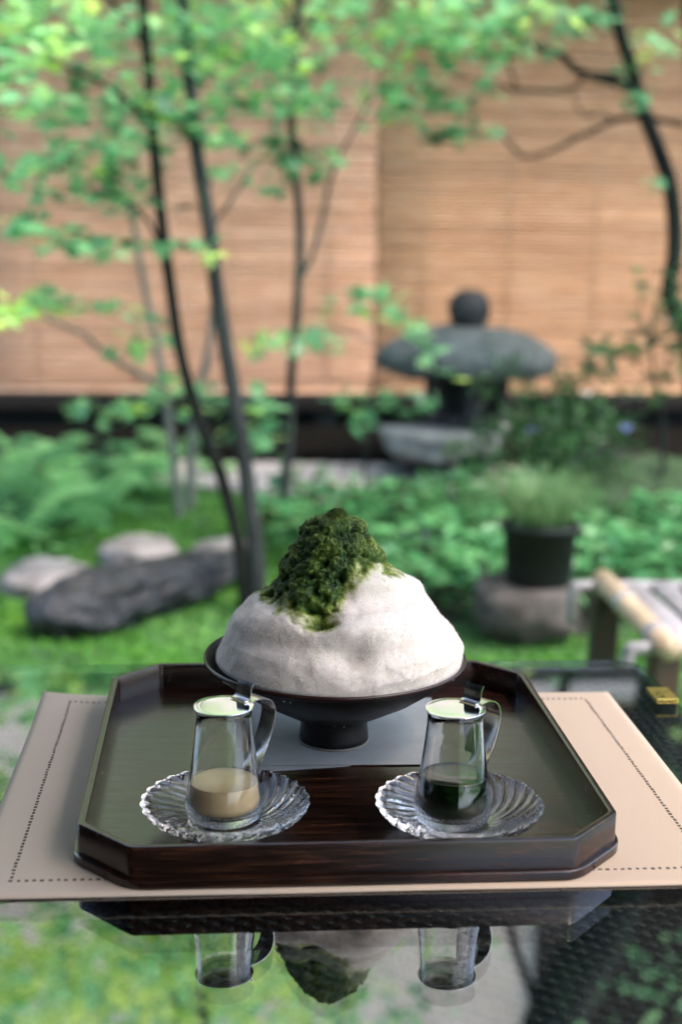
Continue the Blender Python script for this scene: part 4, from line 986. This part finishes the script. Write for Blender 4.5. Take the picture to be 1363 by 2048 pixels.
# outward normals by differences
dth = np.roll(V, -1, 1) - np.roll(V, 1, 1); ds = np.gradient(V, axis=0)
Nn = np.cross(dth, ds); Nn /= np.linalg.norm(Nn, axis=2, keepdims=True) + 1e-12
bx = np.array([520, 545, 575, 600, 620, 650, 680, 697, 720, 760, 800, 850.]); by = np.array([1206, 1214, 1222, 1236, 1258, 1254, 1222, 1172, 1148, 1150, 1150, 1140.])
mask = np.zeros((NS, NTH)); out = V.copy()
off = np.array([BC.x, BC.y, ZB])
for j in range(NS):
    for i in range(NTH):
        p = V[j, i]; q = Vector(p)
        front = p[1] < .02
        px, py = ppix(p + off) if front else (AX + p[0] * Kp, 1308 - (p[2] - HR) * 2310)
        nz = noise.noise(q * 90) * 12 + noise.noise(q * 260) * 7
        edge = np.interp(px, bx, by, left=1180, right=1150)
        m = (edge + nz * 1.8 - py) / 66 + .30
        if px < 530: m = min(m, (px - 500 + nz) / 32)
        m = max(0.0, min(1.0, m))
        big = noise.fractal(q * 26 + Vector((3, 1, 7)), 1, 2, 2) * .0022
        big += noise.fractal(q * 75 + Vector((1, 5, 2)), 1, 2, 2) * .0011
        fine = noise.fractal(q * 240, 1, 2, 4) * .0003
        qa = Vector((q.x * 1.0, q.y * 1.0, q.z * 1.35))
        lump = noise.fractal(qa * 58 + Vector((9, 4, 2)), .55, 2.15, 6)
        rid = 1 - abs(noise.noise(qa * 85 + Vector((5, 1, 2)))) * 2
        pits = noise.noise(qa * 92 + Vector((2, 2, 9))) + .3 * noise.noise(qa * 200)
        hole = max(0, pits - .14)
        gdisp = .0034 * lump + .0014 * rid - .020 * hole + .0012 * noise.noise(q * 480)
        d = big * (1 - .3 * m) + fine + m * (gdisp - .0012)
        m *= .80 + .55 * hole - .16 * lump
        rimk = min(1.0, (p[2] - zbot) / .012); d *= max(.12, rimk) if m < .1 else 1
        mask[j, i] = max(0.0, min(1.0, m))
        if front:
            def gz_(cx, cy_, sx, sy): return math.exp(-((px - cx) / sx) ** 2 - ((py - cy_) / sy) ** 2)
            d -= 1.3 * (.0085 * gz_(700, 1316, 40, 26) + .012 * gz_(640, 1244, 34, 18) + .0050 * gz_(775, 1200, 75, 24) + .0035 * gz_(560, 1285, 60, 24) + .005 * gz_(690, 1180, 22, 22) + .003 * gz_(830, 1232, 45, 20))
            d += .004 * gz_(790, 1168, 70, 18) + .005 * gz_(720, 1265, 70, 26) + .004 * gz_(500, 1245, 40, 25) + .005 * gz_(600, 1190, 26, 40)
            mask[j, i] = max(mask[j, i], 1.0 * gz_(640, 1246, 30, 14))
        if q.z > ztop - .006: d *= .6
        out[j, i] = p + Nn[j, i] * d * (1 if j < NS - 3 else .2)
Vf = out.reshape(-1, 3)
Fq = np.array([(j*NTH+i, j*NTH+(i+1) % NTH, (j+1)*NTH+(i+1) % NTH, (j+1)*NTH+i) for j in range(NS-1) for i in range(NTH)])
ice = tag(thing('shaved_ice', 'tall heap of white shaved ice with dark green matcha soaked into its peak', 'shaved ice', (BC.x, BC.y, ZB)))
o = mobj('ice_heap', Vf, Fq, MAT['shaved_ice'], ice, True); attr(o.data, 'matcha', mask.ravel())
# loose flakes and needles over the surface
g = np.random.default_rng(77); NF = 120000
jj = g.integers(3, NS - 3, NF); w = (V[jj, 0, 0] ** 2 + V[jj, 0, 1] ** 2) ** .5
keep = g.uniform(0, .105, NF) < w + .02; jj = jj[keep]; ii = g.integers(0, NTH, len(jj))
nn = Nn[jj, ii]; C = out[jj, ii] + nn * g.uniform(-.0001, .0005, (len(jj), 1)); mk = mask[jj, ii]
a = g.normal(0, 1, (len(jj), 3)); a -= nn * (a * nn).sum(1, keepdims=True) * .75; a /= np.linalg.norm(a, axis=1, keepdims=True)
b_ = np.cross(nn, a); L_ = g.uniform(.0009, .0042, len(jj))[:, None] * (1 - .3 * mk[:, None]); wd = g.uniform(.00004, .00011, len(jj))[:, None]
q = np.stack([C - a * L_ * .5 - b_ * wd, C - a * L_ * .5 + b_ * wd, C + a * L_ * .5 + nn * L_ * .25 + b_ * wd * .5, C + a * L_ * .5 + nn * L_ * .25 - b_ * wd * .5], 1)
o = mobj('ice_flakes', q.reshape(-1, 3), np.arange(len(jj) * 4).reshape(-1, 4), MAT['ice_flake'], ice, False); attr(o.data, 'matcha', np.repeat(mk * g.uniform(.75, 1.05, len(jj)), 4)); o['kind'] = 'stuff'

# longer feathery shavings lying over the heap and a sprinkle of wet glints
def shavings(name, n, seed, l0, l1, w0, w1, lift, mat, most=2.0):
    g = np.random.default_rng(seed); jj = g.integers(4, NS - 4, n); w = (V[jj, 0, 0] ** 2 + V[jj, 0, 1] ** 2) ** .5
    jj = jj[g.uniform(0, .105, n) < w + .02]; ii = g.integers(0, NTH, len(jj)); k = (mask[jj, ii] < most) | (g.uniform(0, 1, len(jj)) < .12); jj, ii = jj[k], ii[k]; nn = Nn[jj, ii]; mk = mask[jj, ii]; C = out[jj, ii] + nn * .0001
    a = g.normal(0, 1, (len(jj), 3)); a -= nn * (a * nn).sum(1, keepdims=True); a /= np.linalg.norm(a, axis=1, keepdims=True) + 1e-9
    tw = g.normal(0, .5, (len(jj), 1)); b_ = np.cross(nn, a) + nn * tw; L_ = g.uniform(l0, l1, len(jj))[:, None]; wd = g.uniform(w0, w1, len(jj))[:, None]
    up = nn * g.uniform(0, lift, (len(jj), 1)) * L_
    q = np.stack([C - a * L_ * .5 - b_ * wd, C - a * L_ * .5 + b_ * wd, C + up * .4 + b_ * wd, C + up * .4 - b_ * wd, C + a * L_ * .5 + up + b_ * wd * .3, C + a * L_ * .5 + up - b_ * wd * .3], 1)
    k = (np.arange(len(jj)) * 6)[:, None]; Fq = np.concatenate([k + np.array([[0, 1, 2, 3]]), k + np.array([[3, 2, 4, 5]])])
    o = mobj(name, q.reshape(-1, 3), Fq, mat, ice, False); attr(o.data, 'matcha', np.repeat(mk * g.uniform(.6, 1.0, len(jj)), 6)); o['kind'] = 'stuff'
shavings('ice_shavings', 26000, 81, .0016, .0050, .00006, .00017, .22, MAT['ice_flake'])
shavings('wet_glints', 1500, 82, .0005, .0010, .0002, .00045, .8, MAT['ice_glint'], .35)

# ------------------------------------------------------------------ crystal dishes
def dish_mesh():
    n, per, NR = 28, 18, 36; NT_ = n * per; R = .0585
    V = []
    def top(r, a):
        s = r / R
        z = .0098 + .0135 * max(0, (s - .42) / .58) ** 1.4
        ph = n * (a - 1.15 * s) / 2
        fl = abs(math.sin(ph)); amp = .0022 * min(1, max(0, (s - .38) / .22))
        z += amp * math.exp(-(fl / .19) ** 2)
        rr = r
        if s > .9:
            k = (s - .9) / .1; rr = r * (1 + k * .04 * (fl - .6)); z += .0009 * k * (fl - .5)
        return rr, z
    rs = [0] + list(np.linspace(.0045, R, NR))
    for r in rs:
        for k in range(NT_):
            a = 2 * PI * k / NT_; rr, z = top(r, a); V.append((rr * math.cos(a), rr * math.sin(a), z))
    m1 = len(rs)
    for r in [R * 1.008, R * .985] + list(np.linspace(R * .95, .029, 18)) + [.0275, .0262, .024, .015, 0]:
        for k in range(NT_):
            a = 2 * PI * k / NT_; s = min(1, r / R); rr, z = top(min(r, R), a)
            rr = rr * (r / min(r, R)) if r > 0 else 0
            zb_ = .0016 + .0168 * max(0, (s - .47) / .53) ** 1.3
            if r < .0270 and r > .0235: zb_ = 0
            elif r <= .0235: zb_ = .0012
            if r > R * 1.001: zb_ = z - .0016
            elif r > R * .97: zb_ = z - .0034
            fl = abs(math.sin(n * (a + 0.9 * s) / 2)); zb_ -= .0000 * fl * min(1, max(0, (s - .5) / .2)) * (0 if r > R * .97 else 1)
            V.append((rr * math.cos(a), rr * math.sin(a), max(0, zb_)))
    m = len(V) // NT_
    Fq = np.array([(j*NT_+k, j*NT_+(k+1) % NT_, (j+1)*NT_+(k+1) % NT_, (j+1)*NT_+k) for j in range(m - 1) for k in range(NT_)])[:, ::-1]
    me = bpy.data.meshes.new('glass_dish'); bm = bmesh.new()
    tmp = mesh_data('tmp', np.array(V), Fq, None, True); bm.from_mesh(tmp); bmesh.ops.remove_doubles(bm, verts=bm.verts, dist=1e-6)
    bmesh.ops.recalc_face_normals(bm, faces=bm.faces); bm.to_mesh(me); bm.free(); bpy.data.meshes.remove(tmp)
    me.polygons.foreach_set('use_smooth', [True] * len(me.polygons)); me.materials.append(MAT['crystal']); return me
DM = dish_mesh()
def rim_beads(parent):
    mb = MB(); n = 28
    for k in range(n):
        a = 2 * PI * (k + .5) / n + 1.15 * 2 * 0
        v, f = lathe([(0, .0026), (.0015, .0022), (.0026, .0008), (.0027, -.0006), (.0018, -.0020), (0, -.0026)], 10)
        mb.add([(p[0] + math.cos(a) * .0597, p[1] + math.sin(a) * .0597, p[2] + .0222) for p in v], f)
    return mb.build('rim_beads', MAT['crystal'], parent, True)
dL = DP(451, 1609, .926); dR = DP(918, 1605, .930)
def dish(p, label, rz):
    o = mobj('glass_dish', None, None, me=DM); o.location = (p.x, p.y, ZF + .0002); o.rotation_euler = (0, 0, rz)
    tag(o, label, 'dish', 'fluted glass dishes on the tray'); return o
dish(dL, 'fluted crystal glass dish under the jug of milk', .03); dish(dR, 'fluted crystal glass dish under the jug of matcha syrup', .2)

# ------------------------------------------------------------------ jugs
ZJ = ZF + .0102
OUT = [(.0195, 0), (.0232, .0006), (.0258, .0030), (.0269, .0066), (.0271, .0105), (.0266, .0165), (.0254, .025), (.0238, .035), (.0222, .046), (.0207, .058), (.0197, .068), (.0194, .0745), (.0196, .0775)]
OUT = [(r, z * 1.045) for r, z in OUT]
def inner(z):
    return np.interp(z, [q[1] for q in OUT], [q[0] for q in OUT])
def ribbon(pts, wdir, width, th):
    """a metal strap swept along pts, width along wdir"""
    P = smooth_path(pts, 6); wd = Vector(wdir).normalized(); v, f = [], []
    for i, p in enumerate(P):
        t = (P[min(i + 1, len(P) - 1)] - P[max(0, i - 1)]).normalized(); n_ = t.cross(wd).normalized()
        for a_, b2 in ((-.5, -.5), (.5, -.5), (.5, .5), (-.5, .5)): v.append(p + wd * width * a_ + n_ * th * b2)
        if i:
            o = i * 4
            for k in range(4): f.append((o - 4 + k, o - 4 + (k + 1) % 4, o + (k + 1) % 4, o + k))
    f.append((3, 2, 1, 0)); o = (len(P) - 1) * 4; f.append((o, o + 1, o + 2, o + 3)); return v, f
def make_jug(label, loc, ha):
    j = thing('jug', label, 'jug', loc, 0, 'small lidded glass jugs')
    gap = .0015; zi = .0055
    ins = [(max(.004, inner(z) - gap), z) for z in (.0805, .075, .069, .060, .048, .036, .026, .0172, .0120)] + [(.0240, .0082), (.021, .0062), (.016, zi), (0, zi)]
    prof = [(0, .0006), (.0185, .0006)] + OUT + [(.0190, .0814)] + ins
    v, f = lathe(prof, 96)
    sa = ha + PI * 1.02
    v = [((x + (math.cos(sa) * .0045 * s), y + math.sin(sa) * .0045 * s, z + .0006 * s)) for x, y, z in v for s in [max(0, (z - .067) / .0144) ** 1.5 * max(0, math.cos(math.atan2(y, x) - sa)) ** 12]]
    mobj('glass', v, f, MAT['jug_glass'], j, True)
    d = Vector((math.cos(ha), math.sin(ha), 0)); wdr = Vector((-d.y, d.x, 0)); up = Vector((0, 0, 1))
    zl_ = .0788 + .0035
    # lid: a thin dished steel disc with a small lobe over the spout
    pr = [(0, .0010), (.008, .00098), (.016, .00092), (.0204, .00084), (.0210, .00072), (.0212, .0004), (.0207, .0001), (.016, .0001), (0, .0003)]
    v, f = lathe(pr, 80); v = [(x * (1 + .05 * s), y * (1 + .05 * s), z + zl_) for x, y, z in v for s in [max(0, math.cos(math.atan2(y, x) - sa)) ** 10]]
    mobj('lid', v, f, MAT['steel'], j, True)
    tab = [d * .0125 + up * (zl_ + .0019), d * .0160 + up * (zl_ + .0021), d * .0182 + up * (zl_ + .0045), d * .0190 + up * (zl_ + .0100), d * .0212 + up * (zl_ + .0132)]
    o = mobj('lid_tab', *ribbon(tab, wdr, .0150, .0007), MAT['steel_brushed'], j, True)
    ed = o.modifiers.new('edges', 'EDGE_SPLIT'); ed.split_angle = math.radians(50)
    # handle strap outside, clip inside
    hp = [d * .0178 + up * .0816, d * .0235 + up * .0826, d * .0310 + up * .0822, d * .0385 + up * .0785, d * .0422 + up * .0710, d * .0412 + up * .0620, d * .0365 + up * .0500, d * .0305 + up * .0390, d * .0262 + up * .0315, d * .0252 + up * .0290]
    o = mobj('handle', *ribbon(hp, wdr, .0145, .0008), MAT['steel_brushed'], j, True); ed = o.modifiers.new('edges', 'EDGE_SPLIT'); ed.split_angle = math.radians(50)
    cp_ = [d * .0172 + up * .0815, d * .0164 + up * .074, d * .0166 + up * .062, d * .0178 + up * .0515, d * .0184 + up * .0455]
    o = mobj('inner_clip', *ribbon(cp_, wdr, .0098, .0007), MAT['steel_brushed'], j, True); ed = o.modifiers.new('edges', 'EDGE_SPLIT'); ed.split_angle = math.radians(50)
    return j
def liquid(name, label, cat, loc, z1, mat, menis=.0008):
    zs = np.linspace(.0128, z1, 8); pr = [(0, .0060), (.015, .0061), (.0205, .0068), (.0232, .0088)] + [(inner(z) - .0019, z) for z in zs]
    r = inner(z1) - .0019
    pr += [(r, z1 + menis), (r - .0006, z1 + menis * .6), (r - .002, z1 + .0001), (0, z1)]
    v, f = lathe(pr, 72); o = mobj(name, v, f, MAT[mat], None, True); o.location = loc; return tag(o, label, cat)
jl = DP(448, 1409, .925); jr = DP(911, 1402, .927)
jl = (jl.x, jl.y, ZJ); jr = (jr.x, jr.y, ZJ)
make_jug('glass jug of pale condensed milk with a steel lid', jl, math.radians(46)); make_jug('glass jug of dark green syrup with a steel lid', jr, math.radians(46))
liquid('condensed_milk', 'creamy beige condensed milk in the left glass jug', 'milk', jl, .027, 'milk')
liquid('matcha_syrup', 'dark green matcha syrup in the right glass jug', 'syrup', jr, .0335, 'matcha_syrup')
